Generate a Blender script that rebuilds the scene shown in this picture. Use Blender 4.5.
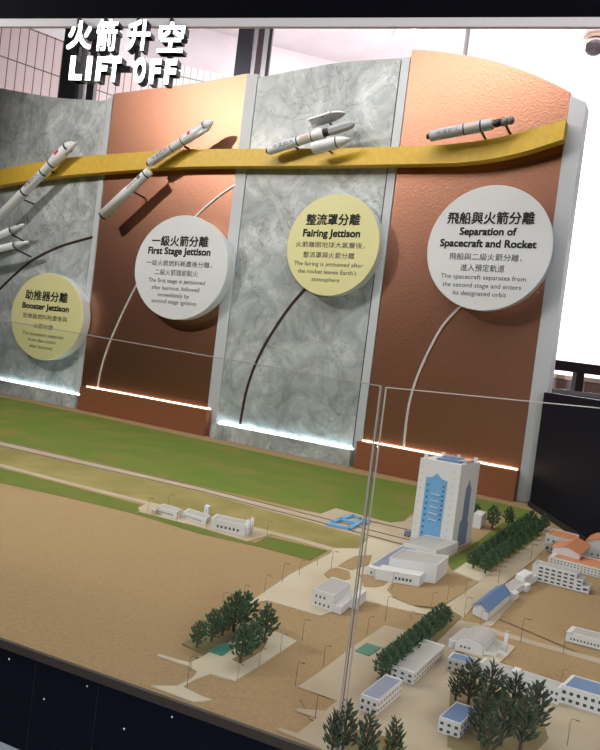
import bpy, bmesh, math, random
from mathutils import Vector, Matrix
for _o in list(bpy.data.objects): bpy.data.objects.remove(_o)
scn = bpy.context.scene
col = scn.collection
random.seed(7)

# ------------------------------------------------------------------ camera, exposure, light
FPX = 660.0; ROLL = math.radians(7.0); PITCH = math.radians(1.7)
EYE = Vector((0, 0, 1.40)); ZT = 0.90
F = Vector((0, math.cos(PITCH), -math.sin(PITCH)))
_r0 = Vector((1, 0, 0)); _u0 = Vector((0, math.sin(PITCH), math.cos(PITCH)))
R = _r0*math.cos(ROLL) + _u0*math.sin(ROLL)
U = -_r0*math.sin(ROLL) + _u0*math.cos(ROLL)
cd = bpy.data.cameras.new('camera'); cam = bpy.data.objects.new('camera', cd); col.objects.link(cam)
cd.sensor_fit = 'HORIZONTAL'; cd.sensor_width = 36.0; cd.lens = FPX*36/600; cd.clip_start = 0.02; cd.clip_end = 100
cam.matrix_world = Matrix(((R.x, U.x, -F.x, 0), (R.y, U.y, -F.y, 0), (R.z, U.z, -F.z, EYE.z), (0, 0, 0, 1)))
scn.camera = cam
scn.view_settings.view_transform = 'Standard'; scn.view_settings.look = 'None'
scn.view_settings.gamma = 1.0; scn.view_settings.exposure = 0.0; scn.view_settings.use_curve_mapping = False

wld = bpy.data.worlds.new('world'); scn.world = wld; wld.use_nodes = True
wld.node_tree.nodes['Background'].inputs[0].default_value = (0.5, 0.55, 0.65, 1)
wld.node_tree.nodes['Background'].inputs[1].default_value = 0.05

def aim(o, target):
    o.rotation_euler = (Vector(target)-o.location).to_track_quat('-Z', 'Y').to_euler()
def area(name, loc, target, sx, sy, power, colr=(1, 1, 1)):
    l = bpy.data.lights.new(name, 'AREA'); l.shape = 'RECTANGLE'; l.size = sx; l.size_y = sy
    l.energy = power; l.color = colr
    o = bpy.data.objects.new(name, l); col.objects.link(o); o.location = loc; aim(o, target); return o
def spot(name, loc, target, power, angle, radius, blend=0.5, colr=(1, 1, 1)):
    l = bpy.data.lights.new(name, 'SPOT'); l.energy = power; l.spot_size = math.radians(angle)
    l.shadow_soft_size = radius; l.spot_blend = blend; l.color = colr
    o = bpy.data.objects.new(name, l); col.objects.link(o); o.location = loc; aim(o, target); return o

spot('rocket_spot_light', (-3.3, 2.40, 3.6), (-0.9, 3.5, 2.2), 190, 85, 0.03, 0.8, (1, 0.95, 0.88))
area('panel_wash_light', (-1.1, 2.45, 3.45), (-0.6, 3.5, 1.9), 2.6, 0.35, 5.5, (1, 0.95, 0.88))
spot('model_spot_light', (-2.2, 1.2, 2.45), (0.45, 2.0, 0.9), 140, 66, 0.13, 1.0, (1, 0.95, 0.88))
area('case_down_light', (-0.5, 2.3, 3.3), (-0.5, 2.7, 0.9), 3.2, 0.5, 42, (1, 0.98, 0.94))
area('front_fill_light', (0.8, -1.7, 1.92), (-0.6, 3.4, 1.4), 1.4, 0.4, 48, (0.95, 0.98, 1))
area('right_front_light', (1.9, -0.3, 2.55), (0.6, 1.8, 0.95), 0.8, 0.4, 16, (1, 0.80, 0.64))
area('visitor_area_light', (-0.5, -1.6, 3.6), (0.0, 1.2, 1.9), 2.5, 1.2, 16, (1, 0.97, 0.97))
area('hall_light', (2.6, 6.4, 4.85), (2.6, 7.4, 0), 7.0, 2.0, 240, (1, 0.95, 0.96))
area('hall_uplight_fill', (1.6, 5.0, 3.2), (1.6, 7.6, 5.0), 6.0, 0.4, 150, (1, 0.97, 0.98))  # unseen fill added to brighten the hall ceiling and upper back wall
area('hall_light', (4.6, 7.6, 4.8), (5.0, 9.5, 1.5), 2.5, 1.5, 560, (1, 0.99, 1.0))

# ------------------------------------------------------------------ geometry helpers
def ray(x, y): return F + R*((x-300)/FPX) - U*((y-375)/FPX)
def G(x, y, z=ZT):
    d = ray(x, y); return EYE + d*((z-EYE.z)/d.z)
def at_depth(x, y, D): return EYE + ray(x, y)*(D/ray(x, y).y)
def pix(P):
    v = Vector(P)-EYE; k = v.dot(F); return 300+FPX*v.dot(R)/k, 375-FPX*v.dot(U)/k
def height_at(P, py):
    lo, hi = -0.2, 3.0
    for _ in range(40):
        m = (lo+hi)/2
        if pix(P+Vector((0, 0, m)))[1] > py: lo = m
        else: hi = m
    return lo
def size_at(P, px): return px*(Vector(P)-EYE).dot(F)/FPX

class Plane:                     # a vertical plane: O + d*s + n*t, z
    def __init__(self, O, ang):
        self.O = Vector((O[0], O[1], 0)); a = math.radians(ang)
        self.d = Vector((math.cos(a), math.sin(a), 0)); self.n = Vector((math.sin(a), -math.cos(a), 0))
    def sz(self, x, y, t=0):
        r = ray(x, y); q = self.O+self.n*t; k = (q-EYE).dot(self.n)/r.dot(self.n)
        P = EYE+r*k; return ((P-self.O).dot(self.d), P.z)
    def P(self, s, t, z):
        v = self.O+self.d*s+self.n*t; return Vector((v.x, v.y, z))
    def px(self, x, y, t=0):
        s, z = self.sz(x, y, t); return self.P(s, t, z)
W = Plane((0.966, 2.736), -30.0)

# ------------------------------------------------------------------ materials
def mat(name, c, rough=0.6, metal=0.0, spec=0.5, noise=None, emit=None, bump=None):
    m = bpy.data.materials.new(name); m.use_nodes = True
    nt = m.node_tree; b = nt.nodes['Principled BSDF']
    b.inputs['Base Color'].default_value = (*c, 1); b.inputs['Roughness'].default_value = rough
    b.inputs['Metallic'].default_value = metal; b.inputs['Specular IOR Level'].default_value = spec
    if emit:
        b.inputs['Emission Color'].default_value = (*emit[0], 1); b.inputs['Emission Strength'].default_value = emit[1]
    if noise or bump:
        tc = nt.nodes.new('ShaderNodeTexCoord')
    if noise:                    # (scale, other colour, low, high)
        n = nt.nodes.new('ShaderNodeTexNoise'); n.inputs['Scale'].default_value = noise[0]; n.inputs['Detail'].default_value = 6
        rp = nt.nodes.new('ShaderNodeValToRGB')
        rp.color_ramp.elements[0].position = noise[2]; rp.color_ramp.elements[0].color = (*noise[1], 1)
        rp.color_ramp.elements[1].position = noise[3]; rp.color_ramp.elements[1].color = (*c, 1)
        nt.links.new(tc.outputs['Object'], n.inputs['Vector']); nt.links.new(n.outputs['Fac'], rp.inputs['Fac'])
        nt.links.new(rp.outputs['Color'], b.inputs['Base Color'])
    if bump:                     # (scale, strength, distance)
        n2 = nt.nodes.new('ShaderNodeTexNoise'); n2.inputs['Scale'].default_value = bump[0]; n2.inputs['Detail'].default_value = 3
        bp = nt.nodes.new('ShaderNodeBump'); bp.inputs['Strength'].default_value = bump[1]; bp.inputs['Distance'].default_value = bump[2]
        nt.links.new(tc.outputs['Object'], n2.inputs['Vector']); nt.links.new(n2.outputs['Fac'], bp.inputs['Height'])
        nt.links.new(bp.outputs['Normal'], b.inputs['Normal'])
    return m

def marble_mat():
    m = bpy.data.materials.new('grey_marble'); m.use_nodes = True; nt = m.node_tree; L = nt.links.new
    b = nt.nodes['Principled BSDF']; b.inputs['Roughness'].default_value = 0.38
    tc = nt.nodes.new('ShaderNodeTexCoord')
    n1 = nt.nodes.new('ShaderNodeTexNoise'); n1.inputs['Scale'].default_value = 4.2; n1.inputs['Detail'].default_value = 9
    n1.inputs['Roughness'].default_value = 0.70; n1.inputs['Distortion'].default_value = 1.1
    r1 = nt.nodes.new('ShaderNodeValToRGB'); e = r1.color_ramp.elements
    e[0].position = 0.30; e[0].color = (0.23, 0.255, 0.26, 1); e[1].position = 0.68; e[1].color = (0.64, 0.675, 0.675, 1)
    x = e.new(0.5); x.color = (0.40, 0.43, 0.435, 1)
    n2 = nt.nodes.new('ShaderNodeTexNoise'); n2.inputs['Scale'].default_value = 2.6; n2.inputs['Detail'].default_value = 8
    n2.inputs['Distortion'].default_value = 1.5
    r2 = nt.nodes.new('ShaderNodeValToRGB'); e = r2.color_ramp.elements
    e[0].position = 0.46; e[0].color = (1, 1, 1, 1); e[1].position = 0.55; e[1].color = (1, 1, 1, 1)
    x = e.new(0.5); x.color = (0.76, 0.75, 0.73, 1)
    mx = nt.nodes.new('ShaderNodeMix'); mx.data_type = 'RGBA'; mx.blend_type = 'MULTIPLY'; mx.inputs[0].default_value = 0.8
    L(tc.outputs['Object'], n1.inputs['Vector']); L(tc.outputs['Object'], n2.inputs['Vector'])
    L(n1.outputs['Fac'], r1.inputs['Fac']); L(n2.outputs['Fac'], r2.inputs['Fac'])
    L(r1.outputs['Color'], mx.inputs[6]); L(r2.outputs['Color'], mx.inputs[7]); 
    n3 = nt.nodes.new('ShaderNodeTexNoise'); n3.inputs['Scale'].default_value = 5.5; n3.inputs['Detail'].default_value = 6; n3.inputs['Distortion'].default_value = 2.2
    r3 = nt.nodes.new('ShaderNodeValToRGB'); e = r3.color_ramp.elements
    e[0].position = 0.485; e[0].color = (1, 1, 1, 1); e[1].position = 0.52; e[1].color = (1, 1, 1, 1)
    x = e.new(0.502); x.color = (0.58, 0.58, 0.56, 1)
    n4 = nt.nodes.new('ShaderNodeTexNoise'); n4.inputs['Scale'].default_value = 2.0; n4.inputs['Detail'].default_value = 3
    mk = nt.nodes.new('ShaderNodeMapRange'); mk.inputs[1].default_value = 0.40; mk.inputs[2].default_value = 0.54
    m3 = nt.nodes.new('ShaderNodeMix'); m3.data_type = 'RGBA'; m3.blend_type = 'MULTIPLY'
    L(tc.outputs['Object'], n3.inputs['Vector']); L(tc.outputs['Object'], n4.inputs['Vector']); L(n3.outputs['Fac'], r3.inputs['Fac']); L(n4.outputs['Fac'], mk.inputs[0])
    L(mk.outputs[0], m3.inputs[0]); L(mx.outputs[2], m3.inputs[6]); L(r3.outputs['Color'], m3.inputs[7]); L(m3.outputs[2], b.inputs['Base Color'])
    return m

def glass_mat():
    m = bpy.data.materials.new('clear_glass'); m.use_nodes = True; nt = m.node_tree
    for n in list(nt.nodes):
        if n.type != 'OUTPUT_MATERIAL': nt.nodes.remove(n)
    out = [n for n in nt.nodes if n.type == 'OUTPUT_MATERIAL'][0]
    tr = nt.nodes.new('ShaderNodeBsdfTransparent'); tr.inputs[0].default_value = (0.97, 0.98, 0.975, 1)
    gl = nt.nodes.new('ShaderNodeBsdfGlossy'); gl.inputs['Roughness'].default_value = 0.02
    lw = nt.nodes.new('ShaderNodeLayerWeight'); lw.inputs['Blend'].default_value = 0.5
    pw = nt.nodes.new('ShaderNodeMath'); pw.operation = 'POWER'; pw.inputs[1].default_value = 4.0; nt.links.new(lw.outputs['Facing'], pw.inputs[0])
    fr = nt.nodes.new('ShaderNodeMath'); fr.operation = 'MULTIPLY_ADD'; fr.inputs[1].default_value = 0.5; fr.inputs[2].default_value = 0.022; nt.links.new(pw.outputs[0], fr.inputs[0])
    mx = nt.nodes.new('ShaderNodeMixShader')
    nt.links.new(fr.outputs[0], mx.inputs[0]); nt.links.new(tr.outputs[0], mx.inputs[1]); nt.links.new(gl.outputs[0], mx.inputs[2])
    nt.links.new(mx.outputs[0], out.inputs[0]); return m

def tile_mat(name, tile, grout, sx, sz, gx, gz):
    # upright stacked tiles in the wall's own plane (object x along the wall, z up)
    m = bpy.data.materials.new(name); m.use_nodes = True; nt = m.node_tree; b = nt.nodes['Principled BSDF']
    b.inputs['Roughness'].default_value = 0.5
    tc = nt.nodes.new('ShaderNodeTexCoord'); sp = nt.nodes.new('ShaderNodeSeparateXYZ'); nt.links.new(tc.outputs['Object'], sp.inputs[0])
    def line(sock, size, g):
        d = nt.nodes.new('ShaderNodeMath'); d.operation = 'DIVIDE'; d.inputs[1].default_value = size; nt.links.new(sock, d.inputs[0])
        f = nt.nodes.new('ShaderNodeMath'); f.operation = 'FRACT'; nt.links.new(d.outputs[0], f.inputs[0])
        c = nt.nodes.new('ShaderNodeMath'); c.operation = 'LESS_THAN'; c.inputs[1].default_value = g; nt.links.new(f.outputs[0], c.inputs[0]); return c.outputs[0]
    mxm = nt.nodes.new('ShaderNodeMath'); mxm.operation = 'MAXIMUM'
    nt.links.new(line(sp.outputs[0], sx, gx), mxm.inputs[0]); nt.links.new(line(sp.outputs[2], sz, gz), mxm.inputs[1])
    mx = nt.nodes.new('ShaderNodeMix'); mx.data_type = 'RGBA'; mx.inputs[6].default_value = (*tile, 1); mx.inputs[7].default_value = (*grout, 1)
    nt.links.new(mxm.outputs[0], mx.inputs[0]); nt.links.new(mx.outputs[2], b.inputs['Base Color']); return m

M = {}
M['marble'] = marble_mat()
M['copper'] = mat('hammered_copper', (0.45, 0.215, 0.142), 0.41, 1.0, 0.5, bump=(110, 0.32, 0.004))
M['copper_edge'] = mat('copper_ledge', (0.34, 0.125, 0.06), 0.45, 0.35)
M['grey_trim'] = mat('pale_grey_trim', (0.50, 0.52, 0.55), 0.5)
M['dark_gap'] = mat('dark_gap', (0.02, 0.02, 0.022), 0.6)
M['yellow'] = mat('yellow_paint', (0.66, 0.43, 0.045), 0.5, noise=(40, (0.60, 0.37, 0.035), 0.35, 0.65))
M['led_cool'] = mat('cool_light', (0.9, 0.95, 1), emit=((0.70, 0.90, 1.0), 26))
M['led_warm'] = mat('warm_light', (1, 0.9, 0.8), emit=((1.0, 0.80, 0.62), 14))
M['white_disc'] = mat('white_acrylic', (0.66, 0.67, 0.68), 0.35)
M['yellow_disc'] = mat('pale_yellow_acrylic', (0.68, 0.65, 0.33), 0.35)
M['disc_side'] = mat('frosted_acrylic', (0.62, 0.66, 0.66), 0.3)
M['ink'] = mat('black_ink', (0.025, 0.025, 0.028), 0.6)
M['ink_soft'] = mat('dark_grey_ink', (0.06, 0.06, 0.065), 0.6)
M['silver'] = mat('brushed_silver', (0.72, 0.70, 0.69), 0.35, 0.25)
M['bronze'] = mat('dark_bronze', (0.06, 0.025, 0.018), 0.4, 0.4)
M['rocket'] = mat('rocket_white', (0.72, 0.73, 0.75), 0.35)
M['rocket_grey'] = mat('rocket_grey', (0.42, 0.44, 0.46), 0.4)
M['navy'] = mat('navy_band', (0.012, 0.014, 0.05), 0.4)
M['red'] = mat('flag_red', (0.6, 0.02, 0.02), 0.5)
M['glyph'] = mat('blue_grey_ink', (0.12, 0.14, 0.22), 0.5)
M['black'] = mat('matt_black', (0.01, 0.01, 0.012), 0.5)
M['craft'] = mat('spacecraft_grey', (0.16, 0.165, 0.17), 0.5)
M['sand'] = mat('dry_earth', (0.375, 0.265, 0.143), 0.95, noise=(200, (0.32, 0.22, 0.112), 0.3, 0.65), bump=(420, 0.5, 0.002), spec=0.15)
M['lawn'] = mat('green_grass', (0.135, 0.20, 0.035), 0.95, noise=(5, (0.21, 0.20, 0.055), 0.32, 0.58), bump=(420, 0.5, 0.002), spec=0.15)
M['olive'] = mat('dry_grass', (0.25, 0.215, 0.075), 0.95, noise=(8, (0.33, 0.27, 0.11), 0.35, 0.6), bump=(420, 0.5, 0.002), spec=0.15)
M['green2'] = mat('dark_grass', (0.12, 0.165, 0.03), 0.95, noise=(9, (0.17, 0.18, 0.045), 0.3, 0.6), bump=(420, 0.5, 0.002), spec=0.15)
M['mulch'] = mat('mulch', (0.22, 0.185, 0.09), 0.95, noise=(30, (0.22, 0.16, 0.08), 0.35, 0.6), spec=0.15)
M['paving'] = mat('pale_paving', (0.56, 0.50, 0.38), 0.85, noise=(6, (0.50, 0.43, 0.32), 0.35, 0.6), spec=0.2)
M['road'] = mat('pale_road', (0.47, 0.395, 0.29), 0.85, noise=(8, (0.41, 0.335, 0.235), 0.3, 0.6), spec=0.2)
M['rail'] = mat('rail_brown', (0.12, 0.08, 0.06), 0.6)
M['pond'] = mat('teal_pond', (0.06, 0.25, 0.18), 0.3)
M['bwhite'] = mat('model_white', (0.64, 0.64, 0.65), 0.55)
M['bgrey'] = mat('model_grey_roof', (0.40, 0.39, 0.37), 0.6)
M['blilac'] = mat('model_lilac_roof', (0.235, 0.26, 0.37), 0.6)
M['bblue'] = mat('model_blue_roof', (0.105, 0.19, 0.36), 0.6)
M['sky'] = mat('model_sky_blue', (0.15, 0.36, 0.62), 0.5)
M['slate'] = mat('model_slate', (0.17, 0.22, 0.32), 0.6)
M['orange'] = mat('model_orange_roof', (0.62, 0.24, 0.11), 0.6)
M['win'] = mat('dark_window', (0.035, 0.045, 0.06), 0.4)
M['bluewin'] = mat('blue_window', (0.02, 0.08, 0.20), 0.4)
M['rosewin'] = mat('brown_window', (0.34, 0.20, 0.15), 0.5)
M['leaf'] = mat('model_leaf', (0.075, 0.125, 0.065), 0.8, noise=(14, (0.04, 0.085, 0.045), 0.4, 0.6), spec=0.2)
M['leaf2'] = mat('model_leaf_dull', (0.085, 0.115, 0.07), 0.8, noise=(14, (0.045, 0.065, 0.04), 0.4, 0.6), spec=0.2)
M['bark'] = mat('bark', (0.08, 0.05, 0.03), 0.9)
M['post'] = mat('lamp_post', (0.10, 0.085, 0.07), 0.5)
M['bulk'] = mat('black_bulkhead', (0.003, 0.0035, 0.006), 0.7, spec=0.03)
M['case'] = mat('navy_black_case', (0.004, 0.006, 0.014), 0.6, spec=0.12)
M['case_edge'] = mat('case_edge_channel', (0.045, 0.037, 0.033), 0.5)
M['case_low'] = mat('case_pale_cabinet', (0.42, 0.47, 0.55), 0.5)
M['glass'] = glass_mat()
M['gedge'] = mat('polished_glass_edge', (0.36, 0.335, 0.30), 0.3)
M['gedge_dark'] = mat('glass_joint_dark', (0.16, 0.14, 0.12), 0.2)  # darker tone for the strip between the two panes
M['hall_white'] = mat('hall_white', (0.80, 0.78, 0.79), 0.7)
M['ceil'] = mat('hall_ceiling', (0.72, 0.66, 0.68), 0.7, noise=(2.5, (0.66, 0.60, 0.62), 0.4, 0.6))
M['dark_room'] = mat('dark_room_paint', (0.05, 0.05, 0.055), 0.8)
M['floor'] = mat('grey_floor', (0.42, 0.40, 0.41), 0.5)
M['pink_tile'] = tile_mat('pink_tile', (0.68, 0.56, 0.55), (0.14, 0.09, 0.09), 0.085, 0.36, 0.11, 0.035)
M['white_tile'] = tile_mat('white_tile', (0.84, 0.82, 0.82), (0.38, 0.33, 0.33), 0.075, 0.40, 0.10, 0.04)
M['steel'] = mat('brushed_steel', (0.45, 0.43, 0.44), 0.35, 0.7)
M['handrail'] = mat('dark_handrail', (0.035, 0.025, 0.028), 0.3, 0.2)
M['wood'] = mat('brown_wood', (0.22, 0.10, 0.06), 0.5, noise=(18, (0.15, 0.065, 0.04), 0.3, 0.6))
M['wood_edge'] = mat('pale_wood', (0.55, 0.40, 0.30), 0.5)
M['soffit'] = mat('soffit_grey', (0.68, 0.65, 0.67), 0.5)
M['letter'] = mat('lit_letter', (0.9, 0.95, 1), emit=((0.93, 0.97, 1.0), 2.4))
M['lamp_glow'] = mat('lamp_glow', (1, 1, 1), emit=((1, 1, 1), 6))

# ------------------------------------------------------------------ object helpers
def link(name, me, m, parent=None, root=None):
    o = bpy.data.objects.new(name, me); col.objects.link(o)
    if m is not None and not me.materials: me.materials.append(M[m] if isinstance(m, str) else m)
    if parent is not None: o.parent = parent
    return o
def build(name, bm, m, parent=None, smooth=False):
    """bm holds WORLD coordinates; a child is moved into its (unrotated) parents' space."""
    bmesh.ops.recalc_face_normals(bm, faces=bm.faces)
    off = Vector((0, 0, 0)); p = parent
    while p is not None: off += p.location; p = p.parent
    me = bpy.data.meshes.new(name)
    if parent is None:
        zs = min(v.co.z for v in bm.verts); c = sum((v.co for v in bm.verts), Vector())/len(bm.verts); off = Vector((c.x, c.y, zs))
    loc = off if parent is None else Vector((0, 0, 0))
    bmesh.ops.translate(bm, verts=bm.verts, vec=-off)
    bm.to_mesh(me); bm.free()
    if smooth:
        for f in me.polygons: f.use_smooth = True
    o = link(name, me, m, parent); o.location = loc
    return o
def thing(name, label, cat, loc, group=None):
    o = bpy.data.objects.new(name, None); col.objects.link(o); o.location = loc; o.empty_display_size = 0.05
    return tag(o, label, cat, group)
def tag(o, label, cat, group=None):
    o['label'] = label; o['category'] = cat
    if group: o['group'] = group
    return o
def struct(name, bm, m, parent=None):
    o = build(name, bm, m, parent); o['kind'] = 'structure'; return o
def BM(): return bmesh.new()
def hexa(bm, b, t):                # 4 bottom points, 4 top points
    v = [bm.verts.new(p) for p in list(b)+list(t)]
    n = len(b)
    bm.faces.new(v[:n]); bm.faces.new(v[n:])
    for i in range(n): bm.faces.new((v[i], v[(i+1) % n], v[n+(i+1) % n], v[n+i]))
    return bm
def para(bm, P, u, v, w):          # parallelepiped from corner P
    P = Vector(P); b = [P, P+u, P+u+v, P+v]; return hexa(bm, b, [q+w for q in b])
def box(bm, x0, x1, y0, y1, z0, z1):
    return para(bm, (x0, y0, z0), Vector((x1-x0, 0, 0)), Vector((0, y1-y0, 0)), Vector((0, 0, z1-z0)))
def prism(bm, pts, off):           # closed outline of 3-D points pushed along off
    return hexa(bm, [Vector(p) for p in pts], [Vector(p)+off for p in pts])
def frame(axis, side=None):
    a = axis.normalized(); s = side if side is not None else (Vector((0, 0, 1)) if abs(a.z) < 0.9 else Vector((1, 0, 0)))
    s = (s-a*s.dot(a)).normalized(); return a, s, a.cross(s)
def lathe(bm, A, axis, prof, n=20, side=None, a0=0.0, a1=2*math.pi):
    a, s, t = frame(axis, side); full = abs(a1-a0-2*math.pi) < 1e-6
    m = n if full else n+1; rings = []
    for d, r in prof:
        if r < 1e-6: rings.append([bm.verts.new(A+a*d)]); continue
        rings.append([bm.verts.new(A+a*d+(s*math.cos(a0+(a1-a0)*i/n)+t*math.sin(a0+(a1-a0)*i/n))*r) for i in range(m)])
    for p, q in zip(rings, rings[1:]):
        for i in range(n):
            j = (i+1) % m
            if len(p) == 1 and len(q) == 1: continue
            if len(p) == 1: bm.faces.new((p[0], q[i], q[j]))
            elif len(q) == 1: bm.faces.new((p[i], p[j], q[0]))
            else: bm.faces.new((p[i], p[j], q[j], q[i]))
    if full:
        for r in (rings[0], rings[-1]):
            if len(r) > 2: bm.faces.new(r)
    return bm
def tube(bm, pts, r, n=6):
    pts = [Vector(p) for p in pts]; rings = []; s = None
    for i, p in enumerate(pts):
        ax = (pts[min(i+1, len(pts)-1)]-pts[max(i-1, 0)])
        a, s, t = frame(ax, s if s is not None else None)
        rr = r[i] if isinstance(r, (list, tuple)) else r
        rings.append([bm.verts.new(p+(s*math.cos(2*math.pi*k/n)+t*math.sin(2*math.pi*k/n))*rr) for k in range(n)])
    for p, q in zip(rings, rings[1:]):
        for k in range(n): bm.faces.new((p[k], p[(k+1) % n], q[(k+1) % n], q[k]))
    bm.faces.new(rings[0]); bm.faces.new(rings[-1]); return bm
def smooth_pts(pts, n=8):          # Catmull-Rom through the given tuples
    out = []
    for i in range(len(pts)-1):
        p0 = pts[max(i-1, 0)]; p1 = pts[i]; p2 = pts[i+1]; p3 = pts[min(i+2, len(pts)-1)]
        for k in range(n):
            t = k/n
            out.append(tuple(0.5*((2*b)+(c-a)*t+(2*a-5*b+4*c-d)*t*t+(-a+3*b-3*c+d)*t**3) for a, b, c, d in zip(p0, p1, p2, p3)))
    out.append(tuple(pts[-1])); return out
_tc = {}
def glyphs(s, bold=0.0):           # flat text as (verts, faces, bbox)
    k = (s, bold)
    if k in _tc: return _tc[k]
    cu = bpy.data.curves.new('t', 'FONT'); cu.body = s; cu.size = 1.0; cu.offset = bold; cu.resolution_u = 3
    o = bpy.data.objects.new('t', cu); col.objects.link(o); bpy.context.view_layer.update()
    me = bpy.data.meshes.new_from_object(o.evaluated_get(bpy.context.evaluated_depsgraph_get()))
    vs = [v.co.copy() for v in me.vertices]; fs = [tuple(p.vertices) for p in me.polygons]
    bpy.data.objects.remove(o); bpy.data.curves.remove(cu); bpy.data.meshes.remove(me)
    xs = [v.x for v in vs]; ys = [v.y for v in vs]
    _tc[k] = (vs, fs, (min(xs), max(xs), min(ys), max(ys))); return _tc[k]
def text_bm(s, fn, bold=0.0, depth=None):
    """fn(u, v) -> world point, u and v in 0..1 over the text's own box."""
    vs, fs, (x0, x1, y0, y1) = glyphs(s, 0.0); bm = BM()
    if bold >= 0.008: x0, x1, y0, y1 = x0-bold, x1+bold, y0-bold, y1+bold
    for ox, oy in (((0, 0),) if bold < 0.008 else ((-bold, -bold), (bold, -bold), (bold, bold), (-bold, bold))):
        a = [bm.verts.new(fn((v.x+ox-x0)/(x1-x0), (v.y+oy-y0)/(y1-y0))) for v in vs]
        for f in fs:
            try: bm.faces.new([a[i] for i in f])
            except ValueError: pass
    if depth is not None:
        g = bmesh.ops.extrude_face_region(bm, geom=bm.faces[:])
        bmesh.ops.translate(bm, verts=[e for e in g['geom'] if isinstance(e, bmesh.types.BMVert)], vec=depth)
    return bm
def copy_tree(o, parent=None):
    c = o.copy(); col.objects.link(c); c.parent = parent
    for ch in o.children: copy_tree(ch, c)
    return c

# ------------------------------------------------------------------ the hall
X0, X1, Y0, Y1 = -9.5, 9.0, -3.0, 12.5
b = BM(); box(b, X0, X1, Y0, Y1, -0.1, 0); struct('floor', b, 'floor')
b = BM(); box(b, X0, X1, 2.4, Y1, 5.0, 5.1); struct('ceiling', b, 'ceil')
b = BM(); box(b, X0, X1, Y0, 2.4, 5.0, 5.1); struct('ceiling_front', b, 'dark_room')
b = BM(); box(b, X0-0.1, X0, Y0, Y1, 0, 5.1); struct('wall_left', b, 'dark_room')
b = BM(); box(b, X1, X1+0.1, Y0, Y1, 0, 5.1); struct('wall_right', b, 'hall_white')
b = BM(); box(b, X0, X1, Y0-0.1, Y0, 0, 5.1); struct('wall_front', b, 'dark_room')
def slab_wall(name, m, A, B, z0, z1, th=0.1):
    """A wall built along its own x axis, so its tile pattern lies in its plane."""
    A = Vector(A); B = Vector(B); ln = (B-A).length
    b = BM(); box(b, 0, ln, 0, th, 0, z1-z0); me = bpy.data.meshes.new(name); bmesh.ops.recalc_face_normals(b, faces=b.faces); b.to_mesh(me); b.free()
    o = link(name, me, m); o.location = (A.x, A.y, z0); o.rotation_euler.z = math.atan2((B-A).y, (B-A).x); o['kind'] = 'structure'; return o
slab_wall('wall_back_left', 'pink_tile', (-5.2, 5.1, 0), (-2.2, 7.45, 0), 0, 4.34)
slab_wall('wall_back_left_upper', 'hall_white', (-5.2, 5.1, 0), (-2.2, 7.45, 0), 4.34, 5.0)
_wb = Plane((-2.4, 7.5), math.degrees(math.atan2(2.4, 8.8))); _zt = _wb.sz(200, 69.5)[1]
slab_wall('wall_back', 'white_tile', (-2.4, 7.5, 0), (6.4, 9.9, 0), 0, _zt)
slab_wall('wall_back_upper', 'ceil', (-2.4, 7.5, 0), (6.4, 9.9, 0), _zt, 5.0)
slab_wall('wall_back_right', 'hall_white', (3.0, 8.9, 0), (9.0, 10.5, 0), 0, 5.0)
# dark pillars between the hall's glazing
def pillar(n, x0p, x1p, ypx, D):
    a = at_depth(x0p, ypx, D); c = at_depth(x1p, ypx, D); return a.x, c.x
a, c = pillar(1, 62, 79, 60, 5.2)
b = BM(); box(b, a, c, 5.2, 5.5, 0, 5.0); struct('trim_1', b, 'black')
b = BM(); box(b, c+0.015, c+0.05, 5.22, 5.3, 0, 5.0); struct('trim_2', b, 'steel')
b = BM(); box(b, c+0.075, c+0.13, 5.22, 5.3, 0, 5.0); struct('trim_3', b, 'handrail')
a, c = pillar(2, 236.5, 251, 50, 5.2)
b = BM(); box(b, a, c, 5.2, 5.5, 0, 5.0); struct('trim_4', b, 'black')
b = BM(); box(b, c+0.01, c+0.04, 5.22, 5.3, 0, 5.0); struct('trim_5', b, 'steel')
b = BM(); box(b, c+0.045, c+0.085, 5.22, 5.3, 0, 5.0); struct('trim_6', b, 'handrail')
b = BM(); box(b, c+0.088, c+0.125, 5.22, 5.3, 0, 5.0); struct('trim_7', b, 'steel')
b = BM(); box(b, c+0.128, c+0.15, 5.22, 5.3, 0, 5.0); struct('trim_8', b, 'black')
# seams of the ceiling boards
def seam(n, p, q):
    A = G(*p, z=5.0); B = G(*q, z=5.0); d = (B-A).normalized(); s = Vector((-d.y, d.x, 0))*0.006
    b = BM(); prism(b, [A-s, B-s, B+s, A+s], Vector((0, 0, -0.012))); struct('trim_%d' % n, b, 'soffit')
seam(9, (418, 34.5), (458, 46)); seam(10, (470, 52), (604, 82))

# ------------------------------------------------------------------ black bulkhead over the case and its soffit strip
BP = Plane((0.0, 1.2), -13.7)
zb = BP.sz(300, 17.7)[1]
b = BM(); prism(b, [BP.P(-9.0, 0, zb), BP.P(6.0, 0, zb), BP.P(6.0, 0, 5.0), BP.P(-9.0, 0, 5.0)], -BP.n*0.010); struct('trim_11', b, 'bulk')
zs = BP.sz(300, 26.5, 0)[1]
b = BM(); prism(b, [BP.P(-9.0, 0, zs), BP.P(6.0, 0, zs), BP.P(6.0, 0, zb-0.0003), BP.P(-9.0, 0, zb-0.0003)], -BP.n*0.008); struct('trim_12', b, 'soffit')

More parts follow.
